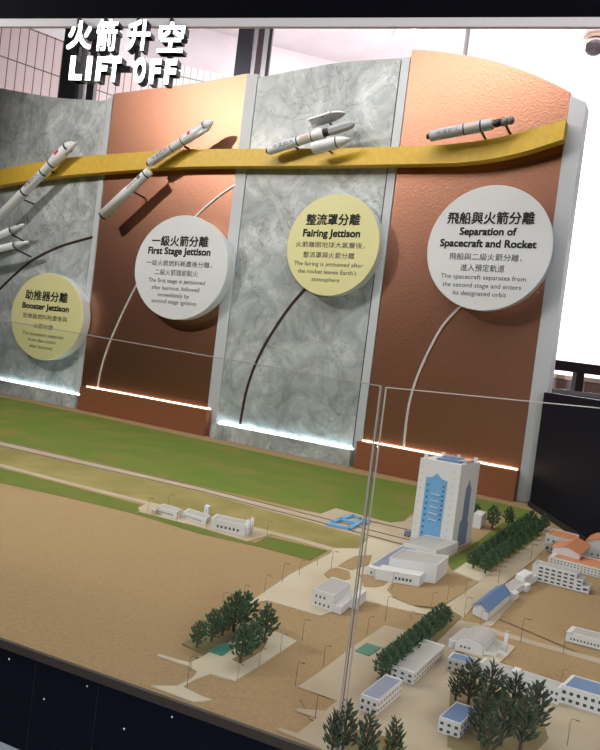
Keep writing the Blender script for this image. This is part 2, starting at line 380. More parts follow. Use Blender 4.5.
# ------------------------------------------------------------------ display case
Ln = G(0, 638); Jn = Vector((0.104, 0.823, ZT)); nd = (Jn-Ln).normalized()
FL = Jn-nd*3.0
CX = 1.0
case = thing('display_case', 'navy black display case holding the launch site model behind clear glass', 'display case', (0, 1.5, 0))
outline = [FL, Jn, Vector((CX, 0.80, ZT)), Vector((CX, 2.70, ZT)), W.P(0.06, 0.0, ZT), W.P(0.06, -0.18, ZT), W.P(-4.3, -0.18, ZT), Vector((FL.x, W.P(-4.3, -0.18, 0).y, ZT))]
b = BM(); _r = ray(0, 741.5); _n = Vector((nd.y, -nd.x, 0)); zf = (EYE+_r*((FL-EYE).dot(_n)/_r.dot(_n))).z
lo = [Vector((p.x, p.y, zf)) for p in outline]; hexa(b, lo, [Vector((p.x, p.y, ZT-0.013)) for p in outline]); build('upper_cabinet', b, 'case', case)
b = BM(); hexa(b, [Vector((p.x, p.y, 0)) for p in outline], lo); build('lower_cabinet', b, 'case_low', case)
nn = Vector((nd.y, -nd.x, 0))       # outwards from the front
b = BM(); prism(b, [FL+Vector((0, 0, -0.011)), Jn+Vector((0, 0, -0.011)), Jn+nn*0.006+Vector((0, 0, -0.011)), FL+nn*0.006+Vector((0, 0, -0.011))], Vector((0, 0, 0.0125))); build('edge_channel', b, 'case_edge', case)
for px, py in ((9, 659), (87, 686), (44, 699), (124, 729), (172, 717)):
    r = ray(px, py); q = FL+nn*0.0; k = (q-EYE).dot(nn)/r.dot(nn); P = EYE+r*k
    b = BM(); lathe(b, P-nn*0.001, nn, [(0, 0.0017), (0.001, 0.0017), (0.0018, 0.001), (0.002, 0)], 10); build('screw', b, 'silver', case)
# panel seam of the fascia
for px in (33, 98):
    r = ray(px, 690); k = (FL-EYE).dot(nn)/r.dot(nn); P = EYE+r*k
    b = BM(); para(b, Vector((P.x, P.y, zf+0.001)), nd*0.0012, nn*0.0006, Vector((0, 0, ZT-0.02-zf))); build('panel_seam', b, 'black', case)
# dark side parapet, right of the fourth panel
b = BM(); zt_par = 1.372
A = Vector((CX, 2.70, 0)); 
hexa(b, [Vector((CX, 0.80, 0)), Vector((CX+0.12, 0.80, 0)), Vector((CX+0.12, 2.9, 0)), Vector((CX, 2.70, 0))],
     [Vector((CX, 0.80, zt_par)), Vector((CX+0.12, 0.80, zt_par)), Vector((CX+0.12, 2.9, zt_par)), Vector((CX, 2.70, zt_par))])
build('side_wall', b, 'case', case)
b = BM(); para(b, (CX-0.006, 0.80, ZT), Vector((0.006, 0, 0)), Vector((0, 1.90, 0)), Vector((0, 0, 0.02))); build('skirting', b, 'black', case)
# glass panes
def pane(P0, P1, z0, z1, tpt, nrm, label):
    g = thing('glass_pane', label, 'glass pane', (P0+P1)/2, 'clear glass panes of the case')
    b = BM(); th = nrm*0.003
    prism(b, [Vector((P0.x, P0.y, ZT+0.002)), Vector((P1.x, P1.y, ZT+0.002)), Vector((P1.x, P1.y, z1)), Vector((P0.x, P0.y, z0))], th); build('pane', b, 'glass', g)
    b = BM(); prism(b, [Vector((P0.x, P0.y, z0)), Vector((P1.x, P1.y, z1)), Vector((P1.x, P1.y, z1+0.0012)), Vector((P0.x, P0.y, z0+0.0012))], th); build('polished_edge', b, 'gedge', g)
    return g
GP = Plane((Jn.x, Jn.y), math.degrees(math.atan2(nd.y, nd.x)))
s0, z0 = GP.sz(0, 320.5, 0.006); s1, z1 = GP.sz(371, 385.5, 0.006)
zl = z1+(z0-z1)*(-3.0-s1)/(s0-s1)
gL = pane(FL-nn*0.004, Jn-nn*0.004-nd*0.002, zl, z1, None, nn, 'long left glass pane running from the joint to the left edge')
GR = Plane((Jn.x, Jn.y), -1.5)
s2, z2 = GR.sz(374, 386.5, 0.006); s3, z3 = GR.sz(600, 408.5, 0.006)
e1 = GR.P(0.89, 0, 0); zr = z2+(z3-z2)*(0.89-s2)/(s3-s2)
gR = pane(Jn+Vector((0.003, 0, 0)), Vector((e1.x, e1.y, ZT)), z2, zr, None, GR.n, 'right hand glass pane standing in front of the tower and barracks')
for g, p, nrm, dr in ((gL, Jn-nd*0.003, nn, nd), (gR, Jn+Vector((0.0035, 0, 0)), GR.n, GR.d)):
    b = BM(); para(b, Vector((p.x, p.y, ZT+0.002))-nrm*0.001, dr*0.0018, nrm*0.003, Vector((0, 0, z1-ZT-0.002))); build('polished_edge', b, 'gedge', g)
b = BM(); para(b, Vector((Jn.x-0.0006, Jn.y, ZT+0.002))-nn*0.003, nd*0.0012, nn*0.002, Vector((0, 0, z1-ZT-0.006))); build('sealant_joint', b, 'gedge_dark', gL)

# ------------------------------------------------------------------ terrain board of the model
board = thing('terrain_board', 'terrain board of the launch site model with lawns, roads and ponds', 'model terrain', (0, 1.8, ZT-0.013))
ins = [FL+Vector((0.0, 0.002, 0)), Jn+Vector((0, 0.002, 0)), Vector((CX-0.008, 0.805, ZT)), Vector((CX-0.008, 2.70, ZT)), W.P(0.04, -0.04, ZT), W.P(-4.3, -0.04, ZT), Vector((FL.x, W.P(-4.3, -0.04, 0).y, ZT))]
b = BM(); hexa(b, [Vector((p.x, p.y, ZT-0.0128)) for p in ins], [Vector((p.x, p.y, ZT)) for p in ins]); build('earth', b, 'sand', board)
_lv = [0]
def patch(name, m, pts, lvl, smooth=False):
    _lv[0] += 1; lvl = lvl+0.06*_lv[0]
    if smooth: pts = smooth_pts(list(pts)+[pts[0]], 4)[:-1]
    g = [G(*p) for p in pts]
    b = BM(); hexa(b, [Vector((p.x, p.y, ZT-0.0005)) for p in g], [Vector((p.x, p.y, ZT+0.0006*lvl)) for p in g])
    return build(name, b, m, board)
# grass
patch('lawn', 'lawn', [(-160, 368), (0, 397), (75, 412), (207, 441), (352, 473), (432, 489), (418, 512), (411, 514), (404, 521), (391, 522.5), (370, 517.5), (352, 512.5), (336, 508), (321, 513.5), (200, 486), (0, 440), (-160, 405)], 1)
patch('lawn', 'lawn', [(470, 497), (500, 503), (531, 511), (548, 526), (540, 532), (515, 520), (500, 516), (484, 512), (470, 514)], 1)
patch('dry_grass', 'olive', [(-160, 410), (0, 446.5), (100, 469.5), (200, 492), (313, 522.5), (335, 529), (369, 538), (358, 549), (335, 549), (310, 542), (262, 529), (148, 502), (0, 464.5), (-160, 424)], 1)
patch('grass_strip', 'green2', [(-160, 428), (0, 468), (70, 486), (147, 506.5), (133, 513.5), (60, 496), (0, 483), (-160, 445)], 1)
patch('grass_strip', 'green2', [(133, 513.5), (145, 511), (200, 528), (262, 545), (252, 545.5), (200, 534)], 1)
patch('lawn', 'green2', [(251.7, 545), (268, 537), (327, 551), (310, 560.7)], 2)
patch('lawn', 'green2', [(447, 560), (480, 540), (500, 524), (520, 516), (547, 527), (538, 537), (500, 563), (478, 578), (468, 575), (452, 571)], 1)
# rails and roads
patch('track_bed', 'road', [(-160, 405), (0, 441), (200, 487), (283, 508), (321, 514), (336, 508.5), (352, 513), (370, 518), (391, 523), (404, 521.5), (416, 514), (420, 552), (369, 538.5), (335, 529.5), (313, 523), (200, 492), (0, 446.5), (-160, 410)], 2)
def line_strip(name, m, pts, w, lvl):
    _lv[0] += 1; lvl = lvl+0.06*_lv[0]
    g = [G(*p) for p in pts]; b = BM(); vs = []
    for i, p in enumerate(g):
        d = (g[min(i+1, len(g)-1)]-g[max(i-1, 0)]).normalized(); n = Vector((-d.y, d.x, 0))*w/2
        vs.append((p-n, p+n))
    for (a0, a1), (c0, c1) in zip(vs, vs[1:]):
        hexa(b, [a0, c0, c1, a1], [q+Vector((0, 0, 0.0006*lvl)) for q in (a0, c0, c1, a1)])
    return build(name, b, m, board)
for pts in ([(-160, 405.5), (0, 441.5), (200, 487.5), (283, 508.5), (411, 541)], [(-160, 409.5), (0, 446), (200, 491.5), (313, 521), (406, 546)], [(345, 516), (411, 531)]):
    line_strip('rail', 'rail', pts, 0.007, 4)
line_strip('lane', 'road', [(-160, 426), (0, 465.5), (70, 484), (148, 503.5), (262, 531), (300, 540.5), (333, 550)], 0.028, 3)
patch('paving', 'road', [(138, 508), (150, 503), (262, 531), (270, 535.5), (247, 542), (200, 528), (140, 512.5)], 3)
patch('parking_apron', 'paving', [(333, 548.5), (358, 549), (369, 538), (395, 545), (425, 552), (425, 560), (400, 572), (388, 592), (400, 602), (420, 609), (434, 611), (447, 606), (452, 612), (440, 616), (420, 614.5), (390, 607.5), (361, 600), (338, 609.5), (321, 616.5), (267, 601), (250, 604), (243, 608), (240, 605), (253, 600.5), (290, 575), (331, 553.5)], 2)
patch('island', 'sand', [(338, 567), (346, 561.5), (355, 557), (372, 556), (368, 566), (352, 571)], 4)
patch('island', 'sand', [(324, 575), (329, 570.5), (336, 568.5), (349, 572), (350.5, 579), (340, 583), (330, 581.5)], 4)
patch('island', 'sand', [(359, 575.4), (372, 575.5), (383, 577), (389, 581.5), (384, 586), (375, 588.2), (364, 587.5)], 4)
patch('oval_field', 'sand', [(387, 591), (390, 586), (397, 582.5), (420, 581), (446, 575), (456, 575), (478.7, 582.7), (456, 598.5), (445, 605), (432, 608.5), (410, 606), (396, 600)], 4)
patch('wide_road', 'road', [(440, 609), (456, 598.5), (478, 583), (452, 572), (466, 563), (490, 574), (515, 556), (545, 533), (530, 527), (534, 524), (552, 528), (566, 535), (548, 545), (533, 561), (497, 590), (472, 608), (462, 620), (450, 621)], 2)
patch('paving', 'paving', [(455, 572), (466, 563.5), (490, 573), (478, 582)], 3)
patch('side_road', 'road', [(462, 622), (478, 624), (501, 632.3), (540, 643.5), (600, 659.5), (640, 670), (640, 676), (600, 664.5), (540, 647.5), (495, 635.5), (470, 634), (455, 628)], 2)
patch('side_road', 'road', [(505, 605), (512, 596), (517, 599), (492, 627), (482, 626)], 2)
patch('chimney_pad', 'paving', [(464, 654), (482, 634), (515, 648), (498, 665)], 3)
patch('court', 'road', [(452, 618), (464, 622), (470, 634), (455, 652), (447, 662), (452, 668), (500, 682), (600, 712), (640, 724), (660, 800), (500, 830), (350, 770), (320, 749), (277, 731), (280, 729), (297, 735), (317, 719), (295, 712), (298, 710), (325, 712), (337, 702), (298, 688), (322, 671), (352, 648), (385, 626), (405, 631), (430, 630)], 2)
patch('bed', 'sand', [(310, 720), (316, 722), (337, 702), (326, 700), (310, 694), (300, 700)], 1)
patch('pond_court', 'paving', [(158, 655), (190, 664), (205, 656), (232, 638), (256, 628), (283, 635), (297, 642), (266, 662), (235, 682), (210, 675), (194, 681), (183, 688), (203, 698), (212, 701), (193, 703), (150, 687), (160, 687), (177, 687), (192, 679), (197, 673), (188, 667), (157, 657)], 2)
patch('mulch_bed', 'mulch', [(182, 645), (203, 655), (262, 628), (256, 618), (230, 622)], 3)
patch('mulch_bed', 'mulch', [(232, 661), (241, 664.5), (262, 652), (268, 641), (262, 642)], 3)
patch('pond', 'pond', [(208, 653), (224, 644), (235, 648), (222, 657.5)], 4)
patch('pond', 'pond', [(355, 652.5), (366, 644.5), (381, 649), (369, 657.5)], 4)
patch('mulch_bed', 'mulch', [(376, 680), (390, 690), (440, 640), (462, 618), (452, 612), (420, 640)], 3)
patch('mulch_bed', 'mulch', [(450, 690), (470, 680), (540, 712), (548, 740), (520, 770), (470, 760), (447, 748)], 3)
patch('mulch_bed', 'mulch', [(325, 742), (350, 730), (400, 742), (405, 760), (360, 770)], 3)

# ------------------------------------------------------------------ the four curved panels
GRP = 'curved backdrop panels behind the model'
def pane_panel(mt, top, s_l, s_r, led_sl, led_sr, led_z, trim_r, led, label, warm):
    root = thing('backdrop_panel', label, 'display panel', W.P((s_l+s_r)/2, -0.1, ZT), GRP)
    prof = [W.sz(x, y, -0.05) for x, y in smooth_pts(top, 6)]
    prof = [p for p in prof if s_l+0.004 < p[0] < s_r-0.004]
    zl, zr2 = prof[0][1], prof[-1][1]
    pts = [(s_l, ZT+0.0005), (s_r, ZT+0.0005), (s_r, zr2)]+prof[::-1]+[(s_l, zl)]
    b = BM(); prism(b, [W.P(s, -0.05, z) for s, z in pts], -W.n*0.1); build('face', b, mt, root)
    b = BM(); para(b, W.P(led_sl, -0.049, ZT+0.001), W.d*(led_sr-led_sl), W.n*0.049, Vector((0, 0, led_z-ZT-0.001))); ledge = build('ledge', b, mt if mt == 'marble' else 'copper_edge', root)
    b = BM(); para(b, W.P(led_sl+0.01, -0.049, led_z), W.d*(led_sr-led_sl-0.02), W.n*0.008, Vector((0, 0, 0.0035))); build('light_strip', b, led, ledge)
    # side trim board
    t0, t1, tz0, tz1 = trim_r
    b = BM(); prism(b, [W.P(t0, -0.045, ZT+0.001), W.P(t1, -0.045, ZT+0.001), W.P(t1, -0.045, tz1), W.P(t0, -0.045, tz0)], -W.n*0.1); build('edge_trim', b, 'grey_trim', root)
    b = BM(); para(b, W.P(s_r+0.0005, -0.052, ZT+0.001), W.d*max(t0-s_r-0.001, 0.002), -W.n*0.08, Vector((0, 0, zr2-ZT-0.01))); build('gap_shade_strip', b, 'dark_gap', root)  # solid dark strip; the shade between face and trim is its colour
    return root
P1 = pane_panel('marble', [(-140, 60), (-60, 75), (0, 88), (30, 93.5), (60, 98), (107, 101)], -4.25, -2.765, -4.25, -2.684, 0.985, (-2.757, -2.712, 2.835, 2.865), 'led_cool', 'grey marble panel furthest left, behind the four boosters text disc', False)
P1['label'] = 'grey marble panel at far left carrying the booster separation disc'
P2 = pane_panel('copper', [(114, 93.5), (150, 89), (200, 82.5), (249, 73)], -2.708, -1.702, -2.662, -1.667, 1.044, (-1.700, -1.628, 2.88, 2.87), 'led_warm', 'hammered copper panel between the two grey marble panels', True)
P3 = pane_panel('marble', [(256, 78.5), (272, 75), (308, 68), (345, 62), (404, 58)], -1.625, -0.806, -1.622, -0.79, 0.98, (-0.798, -0.757, 2.86, 2.86), 'led_cool', 'grey marble panel carrying the yellow fairing disc, between both copper panels', False)
P4 = pane_panel('copper', [(411, 50), (425, 50.3), (453, 53.5), (495, 61.5), (537, 76), (573, 93.5)], -0.754, -0.018, -0.762, -0.02, 1.030, (-0.016, 0.05, 2.61, 2.575), 'led_warm', 'hammered copper panel furthest right, directly behind the white tower', True)
def inlay(root, m, pts, w):
    q = [W.sz(x, y, -0.048) for x, y in smooth_pts(pts, 7)]; b = BM(); prev = None
    for i, p in enumerate(q):
        a = q[max(i-1, 0)]; c = q[min(i+1, len(q)-1)]; tx, tz = c[0]-a[0], c[1]-a[1]; l = math.hypot(tx, tz); nx, nz = -tz/l*w/2, tx/l*w/2
        ring = [bmv for bmv in (b.verts.new(W.P(p[0]+nx, -0.051, p[1]+nz)), b.verts.new(W.P(p[0]+nx, -0.044, p[1]+nz)), b.verts.new(W.P(p[0]-nx, -0.044, p[1]-nz)), b.verts.new(W.P(p[0]-nx, -0.051, p[1]-nz)))]
        if prev:
            for k in range(4): b.faces.new((prev[k], prev[(k+1) % 4], ring[(k+1) % 4], ring[k]))
        else: b.faces.new(ring)
        prev = ring
    b.faces.new(prev); build('inlay_line', b, m, root)
inlay(P1, 'bronze', [(-30, 322), (0, 289), (30, 262), (60, 246.5), (93, 237)], 0.012)
inlay(P2, 'silver', [(236, 184), (215, 199), (190, 222), (160, 255), (137, 285), (115, 330), (103, 362), (97, 390)], 0.010)
inlay(P3, 'bronze', [(330, 262), (304, 290), (285, 313), (262, 350), (248, 385), (240, 424)], 0.011)
inlay(P4, 'silver', [(490, 280), (460, 307), (440, 330), (420, 370), (409, 405), (403.5, 448)], 0.010)

# ------------------------------------------------------------------ yellow ribbon
rib = [(-60, 181, 197), (-20, 174, 190), (0, 169.5, 185.5), (33, 163, 180), (66, 158, 175.5), (100, 155, 172.5), (140, 152, 169.5), (180, 149.5, 167), (230, 148.8, 166), (290, 148.5, 165.7), (340, 148, 165.2), (382, 147, 164.3), (420, 146, 163.8), (460, 143, 162.5), (495, 138, 158.5), (530, 129.5, 150.5), (566, 119, 139)]
b = BM(); prev = None
for x, yt, yb in smooth_pts(rib, 5):
    s, zt_ = W.sz(x, yt, 0.01); s2_, zb_ = W.sz(x, yb, 0.01)
    ring = [b.verts.new(W.P(s, 0.01, zt_)), b.verts.new(W.P(s, 0.01, zb_)), b.verts.new(W.P(s, -0.043, zb_)), b.verts.new(W.P(s, -0.043, zt_))]
    if prev:
        for k in range(4): b.faces.new((prev[k], prev[(k+1) % 4], ring[(k+1) % 4], ring[k]))
    else: b.faces.new(ring)
    prev = ring
b.faces.new(prev)
tag(build('flight_path_ribbon', b, 'yellow'), 'long yellow curved ribbon running across all four backdrop panels', 'ribbon')

# ------------------------------------------------------------------ caption discs
def disc(cx, cy, rx, ry, m, t, lines, label, sq=1.0):
    s0, z0 = W.sz(cx, cy, t); Rx = (W.sz(cx+rx, cy, t)[0]-W.sz(cx-rx, cy, t)[0])/2; Rz = (W.sz(cx, cy-ry, t)[1]-W.sz(cx, cy+ry, t)[1])/2
    root = thing('caption_disc', label, 'sign', W.P(s0, -0.045, z0), 'round caption discs on the panels')
    def ring(tt, k): return [W.P(s0+Rx*k*math.cos(a), tt, z0+Rz*k*math.sin(a)) for a in (2*math.pi*i/64 for i in range(64))]
    b = BM(); hexa(b, ring(-0.045, 0.985), ring(t-0.004, 1.0)); build('disc_body', b, 'disc_side', root)
    b = BM(); hexa(b, ring(t-0.004, 1.0), ring(t, 0.992)); face = build('disc_face', b, m, root)
    for txt, dx, dy, wd, hh, bold, kind in lines:
        # dx,dy: centre offset in radii; wd: half width in radii; hh: glyph height in radii
        vs, fs, (x0, x1, y0, y1) = glyphs(txt, bold)
        cjk = ord(txt[0]) > 0x2000
        full = (y1-y0) if cjk else 0.73
        def fn(u, v, x0=x0, x1=x1, y0=y0, y1=y1):
            zz = (y0+(y1-y0)*v)/full if not cjk else v
            return W.P(s0+Rx*(dx+wd*(2*u-1)), t+0.0012, z0+Rz*(-dy+hh*(zz-0.5)))
        build('title_text' if kind else 'body_text', text_bm(txt, fn, bold), 'ink' if kind else 'ink_soft', face)
    return root
def L(cx, cy, rh, rv, rows):
    out = []
    for txt, x, y, w, h, bold, k in rows: out.append((txt, (x-cx)/rh-0.135*(cy-y)/rh, (y-cy)/rv-0.13*(x-cx)/rv, w/2/rh, h/rv, bold, k))
    return out
disc(45.5, 316.5, 36, 44, 'yellow_disc', 0.02, L(280, 280, 210, 265, [
    ('助推器分離', 288, 158, 250, 62, 0.022, 1), ('Booster Jettison', 280, 222, 275, 36, 0.034, 1), ('助推器燃料耗盡後與', 275, 285, 260, 32, 0.004, 0), ('火箭分離', 265, 340, 115, 32, 0.004, 0),
    ('The boosters separate', 260, 390, 245, 22, 0.004, 0), ('from the rocket', 255, 426, 165, 22, 0.004, 0), ('after burnout', 248, 462, 140, 22, 0.004, 0)]), 'pale yellow disc captioned Booster Jettison on the left marble panel')
disc(179, 267.5, 46.3, 52.5, 'white_disc', 0.02, L(178, 310, 159, 184, [
    ('一級火箭分離', 182, 218, 195, 38, 0.022, 1), ('First Stage Jettison', 178, 252, 215, 25, 0.034, 1), ('一級火箭燃料耗盡後分離，', 176, 297, 225, 21, 0.004, 0), ('二級火箭隨即點火', 168, 328, 150, 21, 0.004, 0),
    ('The first stage is jettisoned', 167, 357, 195, 15, 0.004, 0), ('after burnout, followed', 163, 382, 165, 15, 0.004, 0), ('immediately by', 157, 406, 108, 15, 0.004, 0), ('second stage ignition', 157, 429, 155, 15, 0.004, 0)]), 'white disc captioned First Stage Jettison on the copper panel left of centre')
disc(331.3, 244.8, 46, 51.3, 'yellow_disc', 0.02, L(250, 297, 183, 203, [
    ('整流罩分離', 257, 198, 215, 46, 0.022, 1), ('Fairing Jettison', 250, 250, 228, 30, 0.034, 1), ('火箭離開地球大氣層後，', 243, 297, 275, 24, 0.004, 0), ('整流罩與火箭分離', 238, 337, 205, 24, 0.004, 0),
    ('The fairing is jettisoned after', 235, 372, 275, 17, 0.004, 0), ("the rocket leaves Earth's", 230, 402, 235, 17, 0.004, 0), ('atmosphere', 225, 432, 112, 17, 0.004, 0)]), 'pale yellow disc captioned Fairing Jettison on the second marble panel')
disc(487.2, 248, 62.8, 63, 'white_disc', 0.02, L(248, 247, 198, 200, [
    ('飛船與火箭分離', 257, 153, 275, 40, 0.022, 1), ('Separation of', 250, 194, 180, 24, 0.034, 1), ('Spacecraft and Rocket', 247, 232, 305, 24, 0.034, 1), ('飛船與二級火箭分離，', 240, 275, 230, 23, 0.004, 0), ('進入預定軌道', 232, 309, 140, 23, 0.004, 0),
    ('The spacecraft separates from', 232, 338, 270, 15, 0.004, 0), ('the second stage and enters', 227, 364, 250, 15, 0.004, 0), ('its designated orbit', 222, 389, 170, 15, 0.004, 0)]), 'white disc captioned Separation of Spacecraft and Rocket on the right copper panel')

# ------------------------------------------------------------------ rockets
TR = 0.065
def wpx(x, y, t=TR): return W.px(x, y, t)
class Rk:
    def __init__(self, name, label, tail, nose, group=None, t=TR):
        self.A = wpx(*tail, t); self.B = wpx(*nose, t); self.ax = (self.B-self.A).normalized(); self.L = (self.B-self.A).length
        self.root = thing(name, label, 'rocket model', self.A.copy(), group); self.t = t
        self.side = frame(self.ax, W.n)[1]; self.up = self.ax.cross(self.side)
        if self.up.z < 0: self.up = -self.up
    def r(self, px, f=0.5): return size_at(self.A.lerp(self.B, f), px)/2
    def lathe(self, name, m, prof, n=24, parent=None):   # prof: (fraction, radius)
        b = BM(); lathe(b, self.A, self.ax, [(f*self.L, r) for f, r in prof], n, W.n); return build(name, b, m, parent or self.root, True if n > 12 else False)
    def band(self, f, rad, w=0.012, m='navy'):
        self.lathe('band', m, [(f-w/2, rad*0.97), (f-w/2, rad*1.012), (f+w/2, rad*1.012), (f+w/2, rad*0.97)])
    def onto(self, f, v, rad):                            # v across, in units of radius
        y = v*rad; return self.A+self.ax*(f*self.L)+self.up*y+self.side*(math.sqrt(max(rad*rad-y*y, 0))+0.0006)
    def decal(self, name, m, f0, f1, v0, v1, rad):
        b = BM(); g = [[b.verts.new(self.onto(f0+(f1-f0)*i/3, v0+(v1-v0)*j/4, rad)) for j in range(5)] for i in range(4)]
        for i in range(3):
            for j in range(4): b.faces.new((g[i][j], g[i+1][j], g[i+1][j+1], g[i][j+1]))
        return build(name, b, m, self.root)
    def text(self, s, f0, f1, v, rad, m='glyph'):
        build('lettering', text_bm(s, lambda u, w: self.onto(f0+(f1-f0)*u, -v+2*v*w, rad), 0.01), m, self.root)
    def rod(self, f, rad, drop=0.02):
        P = self.A+self.ax*(f*self.L); Q = P-W.n*(self.t+0.0497)+Vector((0, 0, -drop)); E = P-W.n*rad*0.5+Vector((0, 0, -drop*0.5))
        b = BM(); tube(b, [P-W.n*rad*0.3, E, Q], 0.0055, 8); build('mounting_rod', b, 'black', self.root)

def upper_stack(k, rb, rf, txt='中國航天'):
    k.lathe('body', 'rocket', [(0.02, rb*0.9), (0.03, rb), (0.545, rb), (0.60, rf), (0.88, rf)])
    k.lathe('nose_cone', 'rocket', [(0.88, rf), (0.93, rf*0.8), (0.965, rf*0.5), (0.99, rf*0.22), (1.0, 0)])
    k.lathe('engine_nozzle', 'navy', [(-0.012, rb*0.55), (0.0, rb*0.72), (0.02, rb*0.86)])
    k.band(0.38, rb); k.band(0.545, rb*1.01); k.band(0.88, rf)
    k.text(txt, 0.10, 0.335, 0.42, rb); k.decal('flag', 'red', 0.655, 0.70, -0.15, 0.55, rf)
    b = BM(); P = k.A+k.ax*(0.75*k.L)+k.side*rf*0.2-k.up*rf*0.85
    lathe(b, P, k.ax, [(0, 0.001), (0.01, rf*0.45), (0.13*k.L, rf*0.45), (0.16*k.L, 0.001)], 10); build('fairing_blister', b, 'rocket', k.root, True)
# rocket complete, far left (its tail leaves the frame)
k = Rk('launch_rocket', 'tall white rocket with red flag at far left, still joined to its first stage', (-46, 264), (73.5, 141.5))
rb = k.r(8.6); rf = k.r(10.2)
def fr(k, x, y): return (wpx(x, y, k.t)-k.A).dot(k.ax)/k.L
f1, f2, f3, f4 = fr(k, 24, 191.5), fr(k, 43.5, 173), fr(k, 51.5, 164), fr(k, 67.5, 147)
k.lathe('body', 'rocket', [(0.0, rb*1.1), (f1-0.03, rb*1.1), (f1, rb), (f3, rb), (f3+0.03, rf), (f4, rf)])
k.lathe('nose_cone', 'rocket', [(f4, rf), (f4+(1-f4)*.4, rf*0.75), (f4+(1-f4)*.75, rf*0.4), (1.0, 0)])
k.lathe('engine_nozzle', 'navy', [(-0.02, rb*0.9), (-0.005, rb*0.7), (0.0, rb*0.6)])
for f, r_ in ((f1, rb*1.03), (f2, rb), (f3, rb*1.02), (f4, rf)): k.band(f, r_, 0.008)
k.text('中國航天', f1+0.03, f2-0.02, 0.42, rb); k.decal('flag', 'red', f3+0.055, f3+0.085, -0.15, 0.55, rf)
b = BM(); P = k.A+k.ax*((f3+0.1)*k.L)+k.side*rf*0.2-k.up*rf*0.85
lathe(b, P, k.ax, [(0, 0.001), (0.012, rf*0.4), (0.07*k.L, rf*0.4), (0.09*k.L, 0.001)], 10); build('fairing_blister', b, 'rocket', k.root, True)
k.rod(fr(k, 22, 203), rb); k.rod(fr(k, 48, 169), rb)
def booster(label, tail, nose, t):
    k = Rk('rocket_booster', label, tail, nose, 'separated boosters at the far left', t); rr = k.r(6.8)
    fn_ = 0.80
    k.lathe('body', 'rocket', [(0.0, rr*0.9), (0.01, rr), (fn_, rr)]); k.lathe('nose_cone', 'rocket', [(fn_, rr), (fn_+.07, rr*0.8), (fn_+.1, rr*0.55), (0.985, rr*0.45), (1.0, 0.0)])
    k.lathe('engine_nozzle', 'navy', [(-0.03, rr*0.8), (0.0, rr*0.5)]); k.band(fn_, rr, 0.02); k.rod(0.78, rr, 0.05)
booster('white booster with black band, the upper one just below the tall rocket', (-34, 250), (24.5, 224.5), 0.065)
booster('white booster with black band, the lower one above the Booster Jettison disc', (-32, 256), (28.5, 242), 0.085)
# first stage jettison
k = Rk('second_stage_rocket', 'white upper rocket with red flag on the left copper panel', (148.3, 163.8), (213.5, 121)); rb = k.r(8.8); rf = k.r(10.2)
upper_stack(k, rb, rf); k.rod(0.52, rb)
k = Rk('spent_first_stage', 'plain white spent first stage falling away at the left copper panel edge', (103.5, 214.5), (149.5, 171)); rb = k.r(9.8)
k.lathe('body', 'rocket', [(0.0, rb*1.02), (0.55, rb*1.02), (0.6, rb*0.9), (0.985, rb*0.9), (1.0, rb*0.86)]); k.lathe('engine_nozzle', 'navy', [(-0.035, rb*0.5), (-0.03, rb*0.95), (0.0, rb*0.98)])
k.band(0.93, rb*0.9, 0.02); k.text('中國航天', 0.50, 0.78, 0.22, rb*0.9); k.decal('emblem', 'glyph', 0.80, 0.86, -0.3, 0.4, rb*0.9); k.rod(0.6, rb)
# fairing jettison
k = Rk('fairing_rocket', 'white rocket opening its fairing on the second marble panel', (269, 150.5), (324, 133)); rb = k.r(9.6)
k.lathe('body', 'rocket', [(0.0, rb*0.95), (0.02, rb), (0.80, rb), (0.86, rb*1.22), (1.0, rb*1.22)]); k.lathe('engine_nozzle', 'navy', [(-0.05, rb*0.4), (-0.04, rb*0.6), (0.0, rb*0.7)])
k.band(0.54, rb, 0.02); k.band(0.80, rb*1.01, 0.025); k.text('中國航天', 0.12, 0.50, 0.45, rb); k.decal('emblem', 'wood_edge', 0.60, 0.76, -0.4, 0.3, rb)
b = BM(); tip = k.A+k.ax*k.L; lathe(b, tip, k.ax, [(-0.005, rb*0.95), (0.012, rb*0.8), (0.03, rb*0.8)], 16, W.n); build('payload_adapter', b, 'black', k.root)
b = BM(); lathe(b, tip, k.ax, [(0.03, rb*0.9), (0.05, rb*1.05), (0.115, rb*1.05), (0.15, rb*0.8), (0.165, rb*0.4)], 8, W.n); build('satellite', b, 'rocket_grey', k.root)
k.rod(0.45, rb)
def half_shell(label, tail, nose, a0, wpx_, t):
    k = Rk('fairing_half', label, tail, nose, 'separated fairing halves', t); rr = k.r(wpx_); L_ = k.L
    outer = [(0.0, rr*0.96), (0.06, rr), (0.66, rr), (0.85, rr*0.66), (0.96, rr*0.3), (1.0, rr*0.06)]; inner = [(f, max(r_-rr*0.13, rr*0.02)) for f, r_ in outer]
    prof = [(f*L_, r_) for f, r_ in outer]+[(f*L_, r_) for f, r_ in reversed(inner)]+[(outer[0][0]*L_, outer[0][1])]
    b = BM(); lathe(b, k.A, k.ax, prof, 14, k.side, a0, a0+math.pi); build('shell', b, 'rocket', k.root)
    b = BM(); lathe(b, k.A, k.ax, [(0.645*L_, rr*0.99), (0.645*L_, rr*1.015), (0.675*L_, rr*1.015), (0.675*L_, rr*0.99), (0.645*L_, rr*0.99)], 14, k.side, a0, a0+math.pi); build('band', b, 'navy', k.root)
    P = k.A+k.ax*(0.35*L_); b = BM(); c_ = a0+math.pi/2; _, s_, t_ = frame(k.ax, k.side); M_ = P+(s_*math.cos(c_)+t_*math.sin(c_))*rr*0.9
    tube(b, [M_, P-W.n*(t+0.0497)+(M_-P)*0.8], 0.005, 8); build('mounting_rod', b, 'black', k.root)
half_shell('upper white fairing half tilted open above the fairing rocket', (309, 124.5), (345.5, 113), -math.pi/2-0.9 if False else (0.35 if k.ax.cross(k.side).z > 0 else -math.pi-0.35), 12, 0.075)
